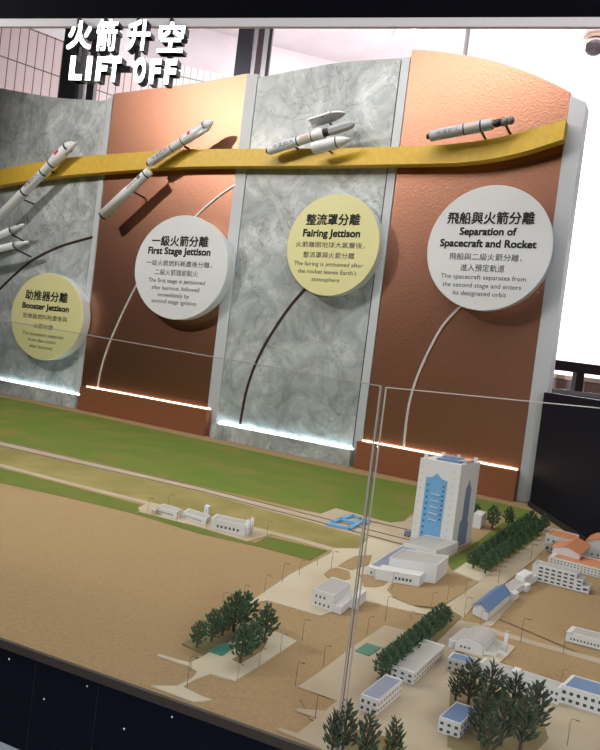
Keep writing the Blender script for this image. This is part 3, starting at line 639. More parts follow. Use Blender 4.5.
half_shell('lower white fairing half falling below the fairing rocket', (313.5, 147.5), (350.5, 138.5), (-math.pi+0.55 if k.ax.cross(k.side).z > 0 else -0.55), 13, 0.075)
# spacecraft separation
k = Rk('spent_second_stage', 'grey white second stage behind the separated spacecraft on right copper panel', (430.5, 136), (493, 124)); rb = k.r(11)
k.lathe('body', 'rocket_grey', [(0.0, rb*0.97), (0.02, rb), (0.83, rb*1.05), (0.99, rb*0.98), (1.0, rb*0.9)]); k.lathe('engine_nozzle', 'black', [(-0.06, rb*0.45), (-0.04, rb*0.55), (0.0, rb*0.4)])
k.band(0.555, rb*1.04, 0.022); k.band(0.82, rb*1.05, 0.025); k.text('中國航天', 0.13, 0.50, 0.42, rb); k.decal('emblem', 'wood_edge', 0.62, 0.76, -0.3, 0.3, rb*1.04); k.rod(0.8, rb)
k = Rk('spacecraft', 'small dark grey spacecraft at the tip of the right copper panel rocket', (493.5, 124), (514.5, 119.5)); rb = k.r(8.4)
k.lathe('service_module', 'black', [(0.03, rb*0.75), (0.05, rb*0.9), (0.36, rb*0.9), (0.38, rb*0.6)]); k.lathe('descent_module', 'craft', [(0.37, rb*0.6), (0.42, rb), (0.66, rb*0.95), (0.72, rb*0.75)], 16)
k.lathe('orbital_module', 'craft', [(0.71, rb*0.75), (0.76, rb*0.98), (0.90, rb*0.98), (0.98, rb*0.55), (1.0, 0)], 16); k.rod(0.55, rb, 0.015)

# ------------------------------------------------------------------ LIFT OFF sign
s0_, z0_ = BP.sz(125, 50)
sign = thing('hanging_sign', 'glowing white letters 火箭升空 LIFT-OFF hanging below the black bulkhead', 'sign', BP.P(s0_, 0, z0_))
def letter(ch, x0, y0, x1, y1, bold):
    # corners in the sign's plane; the sign hangs level, so use the box's left edge lean
    sa, _ = BP.sz(x0+3, y0, 0.02); sb, _ = BP.sz(x1+3, y0, 0.02); _, zb1 = BP.sz((x0+x1)/2, y1, 0.02); _, zt1 = BP.sz((x0+x1)/2, y0, 0.02)
    w = sb-sa; vs, fs, bb = glyphs(ch, bold)
    fn = lambda u, v: BP.P(sa+w*u, 0.0, zb1+(zt1-zb1)*v)
    lb = build('letter_body', text_bm(ch, lambda u, v: fn(u, v)+BP.n*0.0192, bold, -BP.n*0.018), 'black', sign)
    build('lit_face', text_bm(ch, lambda u, v: fn(u, v)+BP.n*0.02, bold), 'letter', lb)
for ch, x0, y0, x1, y1, bd in (('火', 66, 20.5, 91, 49.5, 0.03), ('箭', 95, 19, 116, 51, 0.024), ('升', 126, 19.5, 149, 50.5, 0.03), ('空', 157, 21.5, 183, 52.5, 0.026),
                           ('L', 68, 55.5, 81, 80, 0.05), ('I', 84.5, 56, 90, 80.5, 0.05), ('F', 94.5, 56.5, 105.5, 81, 0.05), ('T', 106, 57, 119, 82, 0.05), ('O', 132, 57.5, 144, 83, 0.05), ('F', 148, 58.5, 159, 84, 0.05), ('F', 163, 59, 174.5, 84.5, 0.05)):
    letter(ch, x0, y0, x1, y1, bd)
def bar(x0, y0, x1, y1, name, m='black', t0=0.0006, t1=0.010):
    sa, za = BP.sz(x0, y0, t0); sb, zb_ = BP.sz(x1, y1, t0); b = BM()
    prism(b, [BP.P(sa, t1, min(za, zb_)), BP.P(sb, t1, min(za, zb_)), BP.P(sb, t1, max(za, zb_)), BP.P(sa, t1, max(za, zb_))], BP.n*(t0-t1)); build(name, b, m, sign)
bar(121, 68, 132, 73, 'hyphen')
for x in (81, 107, 140, 173): bar(x-0.8, 20, x+0.8, 26, 'hanger')
bar(170.5, 50, 173, 62, 'hanger'); bar(104, 48, 106, 60, 'hanger'); bar(79, 46, 81, 60, 'hanger'); bar(138, 48, 140, 62, 'hanger')

# ------------------------------------------------------------------ fittings behind the panels
P = at_depth(465.5, 50, 3.6); b = BM(); lathe(b, Vector((P.x, P.y, 0)), Vector((0, 0, 1)), [(0, 0.012), (5.0, 0.012)], 12)
tag(build('suspension_rod', b, 'hall_white', None, True), 'thin white upright rod rising behind the right copper panel', 'rod')
P = G(407, 33, 5.0)
lt = thing('ceiling_light', 'flat round white ceiling light with grey rim above the right copper panel', 'ceiling light', P)
b = BM(); lathe(b, P, Vector((0, 0, -1)), [(0, 0.14), (0.02, 0.14), (0.025, 0.125)], 28); build('rim', b, 'soffit', lt)
b = BM(); lathe(b, P+Vector((0, 0, -0.025)), Vector((0, 0, -1)), [(0, 0.12), (0.004, 0.115)], 28); build('diffuser', b, 'hall_white', lt)
P = G(573, 48, 5.0); b = BM(); lathe(b, P, Vector((0, 0, -1)), [(0, 0.12), (0.012, 0.12), (0.018, 0.10), (0.018, 0)], 28)
tag(build('recessed_downlight', b, 'lamp_glow'), 'glowing oval downlight in the white ceiling near the top right', 'ceiling light')
P = G(597, 35, 5.0); lt = thing('track_spotlight', 'dark gimbal spotlight with brassy frame at the top right ceiling', 'spotlight', P)
b = BM(); lathe(b, P, Vector((0, 0, -1)), [(0, 0.10), (0.04, 0.13), (0.06, 0.13), (0.06, 0.10)], 8); build('housing', b, 'wood_edge', lt)
b = BM(); lathe(b, P+Vector((0, 0, -0.05)), Vector((-0.3, -0.6, -1)), [(0, 0.075), (0.14, 0.09), (0.15, 0.07), (0.13, 0)], 16); build('lamp_head', b, 'handrail', lt)
# railing behind the dark side wall
RP = Plane((1.30, 3.45), 8.0)
rl = thing('railing', 'dark handrail on a steel base rail behind the dark side wall', 'railing', RP.P(0.3, 0, 0))
s_, zt1 = RP.sz(580, 363, 0); _, zb1 = RP.sz(580, 373, 0)
b = BM(); para(b, RP.P(-0.25, -0.03, zb1), RP.d*2.2, RP.n*0.06, Vector((0, 0, zt1-zb1))); build('handrail', b, 'handrail', rl)
_, zc0 = RP.sz(580, 396, 0); _, zc1 = RP.sz(580, 391.5, 0)
b = BM(); para(b, RP.P(-0.25, -0.04, zc0), RP.d*2.2, RP.n*0.08, Vector((0, 0, zc1-zc0))); build('base_rail', b, 'steel', rl)
for px in (577.5, 640):
    s_, _ = RP.sz(px, 382, 0); b = BM(); para(b, RP.P(s_-0.022, -0.02, 0), RP.d*0.044, RP.n*0.04, Vector((0, 0, zb1))); build('post', b, 'handrail', rl)
b = BM(); para(b, RP.P(-0.25, -0.02, 0), RP.d*2.2, RP.n*0.03, Vector((0, 0, zc0))); build('infill_panel', b, 'black', rl)
def bench(px0, px1, ytop, D, label):
    a = at_depth(px0, ytop, D); c = at_depth(px1, ytop, D+0.15); z = a.z; root = thing('timber_screen', label, 'timber screen', (a.x, D, 0), 'slatted timber screens')
    b = BM(); para(b, (a.x, D, 0), Vector((c.x-a.x, 0.12, 0)), Vector((0, 0.3, 0)), Vector((0, 0, z-0.03))); build('carcass', b, 'handrail', root)
    n = 8
    for i in range(n):
        b = BM(); para(b, (a.x+(c.x-a.x)*(i+0.08)/n, D-0.02+0.12*i/n, 0.02), Vector(((c.x-a.x)*0.84/n, 0.12*0.84/n, 0)), Vector((0, 0.019, 0)), Vector((0, 0, z-0.06))); build('slat', b, 'wood', root)
    b = BM(); para(b, (a.x-0.01, D-0.03, z-0.03), Vector((c.x-a.x+0.02, 0.12, 0)), Vector((0, 0.34, 0)), Vector((0, 0, 0.03))); build('cap', b, 'wood_edge', root)
bench(556, 574, 374, 5.0, 'brown slatted timber screen with pale cap, seen left of the railing post')
bench(584, 606, 377, 4.6, 'brown slatted timber screen with pale cap, seen right of the railing post')

# ------------------------------------------------------------------ buildings of the model
def gz(p, z=ZT): return G(*p, z=z)
ZB = ZT+0.0012
class Bld:
    """Box building: near base corner p0, left base corner p1, right base corner p2 (pixels on the ground), top pixel row above p0."""
    def __init__(self, name, label, p0, p1, p2, ytop, cat='model building', group='white model buildings'):
        self.P0 = gz(p0); self.u = gz(p1)-self.P0; self.v = gz(p2)-self.P0; self.h = height_at(self.P0, ytop)
        self.root = thing(name, label, cat, Vector((self.P0.x, self.P0.y, ZB)), group)
    def at(self, a, c, z): return Vector((self.P0.x, self.P0.y, ZB))+self.u*a+self.v*c+Vector((0, 0, z))
    def block(self, name, m, a0, a1, c0, c1, z0, z1, parent=None):
        b = BM(); q = [(a0, c0), (a1, c0), (a1, c1), (a0, c1)]
        hexa(b, [self.at(a, c, z0) for a, c in q], [self.at(a, c, z1) for a, c in q]); return build(name, b, m, parent or self.root)
    def walls(self, z=None): return self.block('walls', 'bwhite', 0, 1, 0, 1, 0, z or self.h)
    def flat_roof(self, m, z=None, mg=0.035, rim=True):
        z = z or self.h
        if rim:
            b = BM(); h = self.h*0.05+0.0008; k = mg
            for a0, a1, c0, c1 in ((0, 1, 0, k), (0, 1, 1-k, 1), (0, k, k, 1-k), (1-k, 1, k, 1-k)):
                q = [(a0, c0), (a1, c0), (a1, c1), (a0, c1)]; hexa(b, [self.at(a, c, z) for a, c in q], [self.at(a, c, z+h) for a, c in q])
            build('parapet', b, 'bwhite', self.root)
        self.block('roof', m, mg, 1-mg, mg, 1-mg, z, z+0.0006)
    def windows(self, face, cols, rows, z0, z1, w=0.5, hh=0.5, a0=0.0, a1=1.0, m='win', nm='window', z_top=None):
        """face 'l' spans P0->p1 (camera-left face), 'r' spans P0->p2."""
        U = self.u if face == 'l' else self.v; V = self.v if face == 'l' else self.u
        out = -V.normalized()*0.0005; me = None; du = (a1-a0)/cols; dz = (z1-z0)/rows
        for j in range(rows):
            for i in range(cols):
                A = self.at(0, 0, z0+dz*(j+0.5-hh/2))+U*(a0+du*(i+0.5-w/2))
                if me is None:
                    b = BM(); para(b, (0, 0, 0), U*du*w, out, Vector((0, 0, dz*hh))); bmesh.ops.recalc_face_normals(b, faces=b.faces)
                    me = bpy.data.meshes.new(nm); b.to_mesh(me); b.free(); me.materials.append(M[m])
                o = bpy.data.objects.new(nm, me); col.objects.link(o); o.parent = self.root; o.location = A-self.root.location

# assembly tower
T = Bld('assembly_tower', 'tall white tower with sky blue front recess and blue roof units', (450.5, 551), (410, 541.5), (470, 543), 465.5)
H = T.h; T.walls()
def face_poly(B, face, pts, m, name, th=0.0012):
    Uv = B.u if face == 'l' else B.v; V = B.v if face == 'l' else B.u; o = -V.normalized()*th
    b = BM(); prism(b, [B.at(0, 0, z*B.h)+Uv*a for a, z in pts], o); return build(name, b, m, B.root)
face_poly(T, 'l', [(0.30, 0.18), (0.28, 0.78), (0.43, 0.80), (0.55, 0.855), (0.66, 0.80), (0.80, 0.79), (0.80, 0.05), (0.30, 0.05)], 'sky', 'recess_panel')
T.windows('l', 1, 8, 0.30*H, 0.74*H, 0.5, 0.4, 0.31, 0.39, 'bluewin'); T.windows('l', 1, 9, 0.10*H, 0.74*H, 0.5, 0.34, 0.69, 0.77, 'bluewin')
for o in list(T.root.children):
    if o.name.startswith('window'): o.location += -T.v.normalized()*0.0011
for i in range(5):
    z = (0.30+0.075*i)*H; A = T.at(0.42, 0, z)
    b = BM(); para(b, A-T.v.normalized()*0.0008, T.u*0.20+Vector((0, 0, 0.008*H)), -T.v.normalized()*0.006, Vector((0, 0, 0.007*H))); build('gantry_ledge', b, 'bwhite', T.root)
T.windows('l', 1, 10, 0.1*H, 0.95*H, 0.25, 0.14, 0.86, 0.98, 'bgrey', 'vent'); T.windows('l', 1, 10, 0.1*H, 0.95*H, 0.25, 0.14, 0.08, 0.22, 'bgrey', 'vent')
face_poly(T, 'r', [(0.28, 0.02), (0.28, 0.30), (0.38, 0.34), (0.38, 0.58), (0.40, 0.72), (0.47, 0.74), (0.52, 0.80), (0.58, 0.73), (0.66, 0.70), (0.66, 0.30), (0.72, 0.28), (0.72, 0.02)], 'slate', 'recess_panel')
T.windows('r', 1, 10, 0.1*H, 0.95*H, 0.2, 0.12, 0.05, 0.2, 'bgrey', 'vent'); T.windows('r', 1, 10, 0.1*H, 0.95*H, 0.2, 0.12, 0.8, 0.95, 'bgrey', 'vent')
T.block('roof_unit', 'bblue', 0.12, 0.68, 0.14, 0.50, H, H*1.02); T.block('roof_unit', 'blilac', 0.30, 0.72, 0.50, 0.78, H, H*1.035); T.block('roof_unit', 'bgrey', 0.02, 0.22, 0.3, 0.7, H, H*1.03)
for a, c in ((0.08, 0.9), (0.9, 0.9), (0.92, 0.1), (0.5, 0.88)):
    b = BM(); lathe(b, T.at(a, c, H), Vector((0, 0, 1)), [(0, 0.006), (0.012, 0.006)], 12); build('roof_vent', b, 'bwhite', T.root)
# halls in front of the tower
B = Bld('assembly_hall', 'grey roofed hall standing directly against the tower front', (455, 556), (405, 551), (467, 548), 541.5)
B.P0 = gz((454.6, 556.5)); B.u = gz((411, 551))-B.P0; B.v = (T.P0-B.P0)*0.80; B.v = gz((466, 549.5))-B.P0
# shift: the hall runs from the tower face out towards the front hall
e_v = (T.v.normalized()); e_u = (T.u.normalized())
B.P0 = T.P0-e_v*0.150-e_u*0.02; B.u = e_u*0.092; B.v = e_v*0.147; B.h = height_at(B.P0, pix(B.P0)[1]-10.5); B.root.location = Vector((B.P0.x, B.P0.y, ZB))
B.walls(); B.flat_roof('bgrey', mg=0.02)
B = Bld('processing_hall', 'white hall with broad grey roof and low front annex below the tower', (434.8, 585), (387, 577), (446.5, 574.5), 567)
B.walls(); B.flat_roof('bgrey', mg=0.025); B.block('annex', 'bwhite', 0.22, 1.12, -0.42, -0.01, 0, B.h*0.62)
u0 = B.u.copy()
U_ = B.u; out = -B.v.normalized()*0.0005
for i in range(5):
    b = BM(); para(b, B.at(0.38+0.075*i, -0.42, B.h*0.22), U_*0.04, out, Vector((0, 0, B.h*0.14))); build('window', b, 'win', B.root)
B = Bld('low_wing', 'long low wing with lilac blue roof left of the processing hall', (385, 581), (366, 575.5), (427, 551), 573)
B.walls(); B.flat_roof('blilac', mg=0.06); B.windows('l', 2, 1, 0, B.h, 0.14, 0.3)
B = Bld('annex_block', 'small white block behind the right side of the tower', (480, 529.5), (471, 527.5), (485, 525), 517)
B.walls(); B.flat_roof('bwhite'); B.windows('r', 3, 3, 0, B.h, 0.3, 0.3, m='bgrey')
# house beside the glass joint
B = Bld('control_house', 'white house with grey roof and stepped side right behind glass joint', (332, 612.5), (312, 606), (349, 598.5), 597)
B.walls(); B.flat_roof('bgrey', mg=0.03); B.windows('l', 4, 1, B.h*0.08, B.h*0.42, 0.3, 0.5, 0.1, 0.95); B.windows('l', 3, 1, B.h*0.52, B.h*0.88, 0.35, 0.45, 0.35, 0.95)
b = BM(); q = [(-0.42, 0.0), (-0.01, 0.0), (-0.01, 0.92), (-0.42, 0.92)]; hexa(b, [B.at(a, c, 0) for a, c in q], [B.at(a, c, B.h*0.5) for a, c in q]); build('side_annex', b, 'bwhite', B.root)
b = BM(); q = [(-0.75, 0.5), (-0.43, 0.5), (-0.43, 1.1), (-0.75, 1.1)]; hexa(b, [B.at(a, c, 0) for a, c in q], [B.at(a, c, B.h*0.75) for a, c in q]); build('rear_annex', b, 'bwhite', B.root)
# long white workshops across the field
for lab, p0, p1, p2, yt, n in (('leftmost white workshop of the row across the brown field', (176, 519.5), (157, 514), (181, 516), 513, 8), ('middle white workshop of the row across the brown field', (205, 525.5), (183, 518), (209.5, 521.5), 520, 9), ('longest white workshop of the row, beside the two silver tanks', (244.5, 537), (210, 529.5), (249, 532), 526.8, 6)):
    B = Bld('workshop', lab, p0, p1, p2, yt); B.walls(); B.flat_roof('bgrey', mg=0.05); B.windows('l', n, 1, B.h*0.25, B.h*0.65, 0.45, 0.6, 0.15, 0.85 if n == 6 else 0.96)
B = Bld('stair_tower', 'slim white stair tower at the end of the middle workshop', (207, 520.2), (203, 519), (209, 518.3), 508.3); B.walls(); B.flat_roof('bwhite'); B.windows('l', 1, 2, B.h*0.1, B.h*0.9, 0.35, 0.3, m='bgrey')
B = Bld('shed', 'small brown shed at the left end of the workshop row', (155, 516), (151, 515), (157, 513), 511); B.block('walls', 'wood_edge', 0, 1, 0, 1, 0, B.h); B.flat_roof('bgrey')
for lab, p, yt, r in (('nearer of the two slim silver tanks beside the longest workshop', (247, 537.5), 518.5, 2.0), ('farther of the two slim silver tanks beside the longest workshop', (251, 534), 516.5, 1.7)):
    P = gz(p, ZT+0.001); P.z = ZB+0.0008; h = height_at(P, yt); rr = size_at(P, r); t_ = thing('storage_tank', lab, 'tank', P, 'slim silver tanks')
    b = BM(); lathe(b, P, Vector((0, 0, 1)), [(0, rr), (h*0.95, rr)], 16); build('shell', b, 'bwhite', t_, True)
    b = BM(); lathe(b, P+Vector((0, 0, h*0.95)), Vector((0, 0, 1)), [(0, rr), (h*0.03, rr*0.8), (h*0.05, 0)], 16); build('dome', b, 'bgrey', t_, True)
    b = BM(); lathe(b, P+Vector((0, 0, h*0.45)), Vector((0, 0, 1)), [(0, rr*1.05), (h*0.02, rr*1.05)], 16); build('hoop', b, 'bgrey', t_)
# blue rail platform
pl = thing('rail_platform', 'blue steel launch platform frame standing on the rail tracks', 'launch platform', G(345, 522, ZT+0.0024))
for p, q, w in (((327, 524.5), (349, 529.5), 0.020), ((338.5, 519.5), (356, 524), 0.020), ((349, 529.5), (362, 522), 0.014), ((333, 522.5), (353, 516), 0.016), ((352, 516.5), (360, 519), 0.014)):
    A = G(*p, ZT+0.0024); C_ = G(*q, ZT+0.0024); d = (C_-A).normalized(); n = Vector((-d.y, d.x, 0))*w/2
    b = BM(); prism(b, [A-n, C_-n, C_+n, A+n], Vector((0, 0, 0.006))); build('beam', b, 'sky', pl)
for lab, p in (('blue bogie on the track near the glass joint', (366, 524)), ('dark buffer car on the track at the tower foot', (408, 536))):
    A = G(*p, ZT+0.0026); t_ = thing('rail_bogie', lab, 'rail car', A)
    m_ = 'sky' if p[0] < 400 else 'slate'
    b = BM(); para(b, A-e_u*0.008-e_v*0.010+Vector((0, 0, 0.004)), e_u*0.016, e_v*0.020, Vector((0, 0, 0.012))); build('body', b, m_, t_)
    for s1_ in (-0.006, 0.006):
        for s2_ in (-0.008, 0.008):
            b = BM(); lathe(b, A+e_u*s1_+e_v*(s2_-0.001)+Vector((0, 0, 0.0025)), e_v, [(0, 0.0025), (0.002, 0.0025)], 10); build('wheel', b, 'black', t_)

# barracks in front
B = Bld('barrack', 'white barrack with long grey roof beside the clipped tree row', (412.5, 686.5), (390.5, 678), (443, 657.5), 675)
B.walls(); B.flat_roof('bgrey', mg=0.03); B.windows('l', 3, 2, B.h*0.05, B.h*0.95, 0.42, 0.42); B.windows('r', 12, 2, B.h*0.1, B.h*0.95, 0.45, 0.4, m='rosewin')
B = Bld('barrack', 'white barrack with lilac roof in front of the grey roofed one', (376, 717.5), (358.5, 711), (400.5, 695.5), 702.5)
B.walls(); B.flat_roof('blilac', mg=0.035); B.windows('l', 3, 2, B.h*0.05, B.h*0.95, 0.42, 0.42); B.windows('r', 9, 2, B.h*0.1, B.h*0.95, 0.45, 0.4, m='rosewin')
B = Bld('block_house', 'small white house with bright blue roof at the lower right foreground', (458.5, 740.5), (437, 733), (475, 724), 726)
B.walls(); B.flat_roof('bblue', mg=0.04); B.windows('l', 3, 2, B.h*0.05, B.h*0.95, 0.45, 0.42); B.windows('r', 5, 2, B.h*0.1, B.h*0.95, 0.45, 0.4)
B = Bld('block_house', 'white block with bright blue roof at the left end of the long lilac row', (471, 678), (446, 671), (476, 672), 666)
B.walls(); B.flat_roof('bblue', mg=0.05); B.windows('l', 4, 2, B.h*0.05, B.h*0.95, 0.4, 0.42)
B = Bld('row_house', 'long white row house with pale lilac roof behind the dark conifers', (557.5, 706), (477, 679), (562, 700.5), 690.5)
B.walls(); B.flat_roof('bgrey', mg=0.03); B.windows('l', 18, 2, B.h*0.08, B.h*0.9, 0.5, 0.42)
B.block('roof_stair', 'bwhite', 0.52, 0.60, 0.1, 0.9, B.h, B.h*1.2)
B = Bld('block_house', 'large white block with blue roof cut by the right frame edge', (640, 728.5), (559, 703.5), (648, 716), 711)
B.walls(); B.flat_roof('bblue', mg=0.04); B.windows('l', 11, 2, B.h*0.08, B.h*0.92, 0.48, 0.42)
# arched hall and chimney
B = Bld('arched_hall', 'white hall with grey arched roof beside the tall chimney', (481.5, 657.5), (454, 650.5), (496, 643), 648)
arch = [(a, 0.62+0.75*math.sin(math.pi*a)**0.8 if 0 < a < 1 else 0.95) for a in [i/14 for i in range(15)]]
arch = [(a, 0.98+0.42*math.sin(math.pi*a)) for a in [i/14 for i in range(15)]]
b = BM(); prism(b, [B.at(0, 0, 0)]+[B.at(a, 0, z*B.h) for a, z in arch]+[B.at(1, 0, 0)], B.v); build('walls', b, 'bwhite', B.root)
b = BM()
for (a0, z0), (a1, z1_) in zip(arch, arch[1:]):
    hexa(b, [B.at(a0, 0.03, z0*B.h), B.at(a1, 0.03, z1_*B.h), B.at(a1, 0.97, z1_*B.h), B.at(a0, 0.97, z0*B.h)], [B.at(a0, 0.03, z0*B.h+0.0012), B.at(a1, 0.03, z1_*B.h+0.0012), B.at(a1, 0.97, z1_*B.h+0.0012), B.at(a0, 0.97, z0*B.h+0.0012)])
build('arched_roof', b, 'bgrey', B.root); B.windows('l', 3, 1, B.h*0.35, B.h*0.75, 0.4, 0.5, 0.4, 0.85)
B.block('side_aisle', 'bwhite', 1.01, 1.25, 0.05, 0.95, 0, B.h*0.85); B.block('aisle_roof', 'bgrey', 1.02, 1.24, 0.08, 0.92, B.h*0.85, B.h*0.86)
B.block('boiler_house', 'bwhite', -0.45, -0.01, 0.12, 0.9, 0, B.h*0.42); B.block('boiler_roof', 'bgrey', -0.44, -0.02, 0.15, 0.88, B.h*0.42, B.h*0.43)
P = gz((504, 655.5)); P.z = ZB+0.0008; h = height_at(P, 631.5); t_ = thing('chimney', 'slim white factory chimney on a pale pad beside the arched hall', 'chimney', P); rr = size_at(P, 2.4)
b = BM(); lathe(b, P, Vector((0, 0, 1)), [(0, rr), (h, rr*0.62)], 16); build('stack', b, 'bwhite', t_, True)
b = BM(); lathe(b, P+Vector((0, 0, h*0.97)), Vector((0, 0, 1)), [(0, rr*0.7), (h*0.05, rr*0.7)], 16); build('rim', b, 'bgrey', t_)
b = BM(); para(b, P-e_u*rr*1.5-e_v*rr*1.5, e_u*rr*3, e_v*rr*3, Vector((0, 0, h*0.12))); build('plinth', b, 'bwhite', t_)
# blue gabled shed
def gable(name, label, p0, p1, p2, ytop, ypeak, m, rows=None, over=0.03):
    B = Bld(name, label, p0, p1, p2, ytop); Mid = B.at(0.5, 0, 0); hp = height_at(Mid, ypeak)
    b = BM(); prism(b, [B.at(0, 0, 0), B.at(0, 0, B.h), B.at(0.5, 0, hp), B.at(1, 0, B.h), B.at(1, 0, 0)], B.v); build('walls', b, 'bwhite', B.root)
    for s in (0, 1):
        e = -0.05 if s == 0 else 1.05; he = B.h-(hp-B.h)*0.1
        b = BM(); q = [B.at(e, -over, he), B.at(e, 1+over, he), B.at(0.5, 1+over, hp), B.at(0.5, -over, hp)]; hexa(b, [x+Vector((0, 0, 0.0004)) for x in q], [x+Vector((0, 0, 0.0018)) for x in q]); build('roof_slope', b, m, B.root)
    return B
gable('gabled_shed', 'white shed with blue gabled roof beside the wide road', (486.7, 621.5), (472.3, 614.5), (508.5, 602), 612.5, 602.5, 'bblue')
# low string of annexes
B = Bld('annex_row', 'low grey roofed annex running up to the white stepped block', (510, 600), (499, 595), (536, 582), 594)
B.walls(); B.flat_roof('bgrey', mg=0.06)
B.block('cube', 'bwhite', 0.15, 1.0, 0.55, 0.88, B.h, B.h*1.9); B.block('step', 'bwhite', -0.35, -0.01, 0.0, 0.15, 0, B.h*1.1); B.block('step', 'bwhite', -0.35, -0.01, 0.45, 0.60, 0, B.h*1.1)
B = Bld('link_block', 'small white block between the annex row and the stepped block', (540, 581), (531, 577.5), (545, 575.5), 569); B.walls(); B.flat_roof('bgrey', mg=0.06)
# stepped block with big windows
B = Bld('stepped_block', 'white four storey block stepping down to the right, with wide dark windows', (588, 594.5), (536, 581), (591, 590.5), 579)
hh = height_at(B.at(1, 0, 0), 564.7)
B.h = hh
B.block('walls', 'bwhite', 0.25, 1, 0, 1, 0, hh); B.block('walls', 'bwhite', 0.13, 0.2495, 0, 1, 0, hh*0.72); B.block('walls', 'bwhite', 0, 0.1295, 0, 1, 0, hh*0.40)
for a0, a1, z in ((0.25, 1, 1), (0.13, 0.2495, .72), (0, 0.1295, .40)): B.block('roof', 'bgrey', a0+0.01, a1-0.01, 0.1, 0.9, hh*z, hh*z+0.0006)
B.windows('l', 6, 4, hh*0.04, hh*0.97, 0.62, 0.42, 0.27, 0.99); B.windows('l', 1, 3, hh*0.04, hh*0.71, 0.62, 0.42, 0.13, 0.25); B.windows('l', 1, 1, hh*0.06, hh*0.38, 0.62, 0.42, 0.0, 0.13)
# teaching block and its neighbours
B = Bld('long_block', 'long white three storey block with small windows behind the stepped block', (640, 589), (547.5, 565), (646, 580), 579)
hh = height_at(B.at(1, 0, 0), 557); B.h = hh; B.walls(); B.flat_roof('orange', mg=0.05); B.windows('l', 26, 3, hh*0.05, hh*0.98, 0.45, 0.4, 0.0, 0.98)
B = Bld('orange_roof_block', 'white block with flat orange roof furthest left of the orange roofs', (571, 558), (544, 550.5), (577, 551), 541.5)
hh = height_at(B.at(1, 0, 0), 535); B.h = hh; B.walls(); B.flat_roof('orange', mg=0.03); B.windows('l', 5, 1, hh*0.62, hh*0.85, 0.35, 0.5); B.windows('l', 5, 1, hh*0.05, hh*0.35, 0.45, 0.6)
gable('gabled_house', 'white gabled house with orange roof standing between the orange roofed blocks', (578, 568), (551, 560), (588, 558), 555, 546.5, 'orange')
B = Bld('arched_house', 'white house with rounded orange roof at the right frame edge', (612, 562), (583, 555), (616, 555), 549)
arch = [(a, 0.95+0.5*math.sin(math.pi*a)) for a in [i/12 for i in range(13)]]
b = BM(); prism(b, [B.at(0, 0, 0)]+[B.at(a, 0, z*B.h) for a, z in arch]+[B.at(1, 0, 0)], B.v); build('walls', b, 'bwhite', B.root)
b = BM()
for (a0, z0), (a1, z1_) in zip(arch, arch[1:]):
    hexa(b, [B.at(a0, -0.03, z0*B.h), B.at(a1, -0.03, z1_*B.h), B.at(a1, 1.03, z1_*B.h), B.at(a0, 1.03, z0*B.h)], [B.at(a0, -0.03, z0*B.h+0.003), B.at(a1, -0.03, z1_*B.h+0.003), B.at(a1, 1.03, z1_*B.h+0.003), B.at(a0, 1.03, z0*B.h+0.003)])
build('arched_roof', b, 'orange', B.root); B.windows('l', 5, 1, B.h*0.1, B.h*0.35, 0.3, 0.6)
B = Bld('long_shed', 'long low white shed alone on the brown field at right', (640, 661), (565, 641.5), (644, 654), 650)
hh = height_at(B.at(1, 0, 0), 632.5); B.h = hh; B.walls(); B.flat_roof('bgrey', mg=0.06); B.windows('l', 20, 1, hh*0.2, hh*0.65, 0.4, 0.5, 0.02, 0.95)

# ------------------------------------------------------------------ trees
def tree_proto(name, n_tier, spread, leafm, droop, seed, dens, leaf):
    rnd = random.Random(seed); root = bpy.data.objects.new(name, None); col.objects.link(root); root.empty_display_size = 0.02
    b = BM(); tube(b, [(0, 0, 0), (0.01, 0, 0.35), (0, 0, 0.9)], [0.035, 0.026, 0.01], 6)
    for i in range(6):
        a = i*2.4; z = 0.25+0.1*i; tube(b, [(0, 0, z), (math.cos(a)*spread*0.6, math.sin(a)*spread*0.6, z+0.14)], [0.016, 0.006], 5)
    build('trunk', b, 'bark', root)
    b = BM()
    for i in range(n_tier):
        f = i/(n_tier-1); z = 0.24+0.68*f; rad = spread*(math.sin(math.pi*(0.22+0.72*f))**0.8); k = max(4, int(dens*rad/spread))
        for j in range(k):
            a = 2*math.pi*(j+rnd.random()*0.7)/k+i*1.1; rr = rad*(0.35+0.65*rnd.random())
            P = Vector((math.cos(a)*rr, math.sin(a)*rr, z+rnd.uniform(-0.04, 0.04)))
            ax = Vector((math.cos(a)*(0.7+droop), math.sin(a)*(0.7+droop), 0.8+rnd.random()*0.5-droop)); ln = rnd.uniform(*leaf[0]); wd = rnd.uniform(*leaf[1])
            lathe(b, P-ax.normalized()*ln*0.4, ax, [(0, 0), (ln*0.35, wd), (ln*0.7, wd*0.75), (ln, 0)], 5)
    build('foliage', b, leafm, root)
    return root
PROT = {'round': [tree_proto('round_tree', 10, 0.25, 'leaf', 0.0, s, 16, ((0.10, 0.16), (0.022, 0.036))) for s in (1, 2)], 'spiky': [tree_proto('spiky_tree', 11, 0.22, 'leaf2', 0.1, s, 13, ((0.13, 0.21), (0.016, 0.026))) for s in (3, 4)]}
used = set()
trees = []
ORD = ['first', 'second', 'third', 'fourth', 'fifth', 'sixth', 'seventh', 'eighth', 'ninth', 'tenth', 'eleventh', 'twelfth', 'thirteenth', 'fourteenth', 'fifteenth', 'sixteenth', 'seventeenth']
tn = [0]
def tree(kind, px, py, hpx, label, group, wide=1.0, zb=ZT+0.0018):
    p = PROT[kind][tn[0] % 2]; tn[0] += 1
    if p.name in used: o = copy_tree(p)
    else: o = p; used.add(p.name)
    P = G(px, py, ZT); h = size_at(P, hpx)*1.02
    o.location = Vector((P.x, P.y, zb)); o.scale = (h*wide, h*wide, h); o.rotation_euler = (0, 0, tn[0]*1.9)
    tag(o, label, 'model tree', group); return o
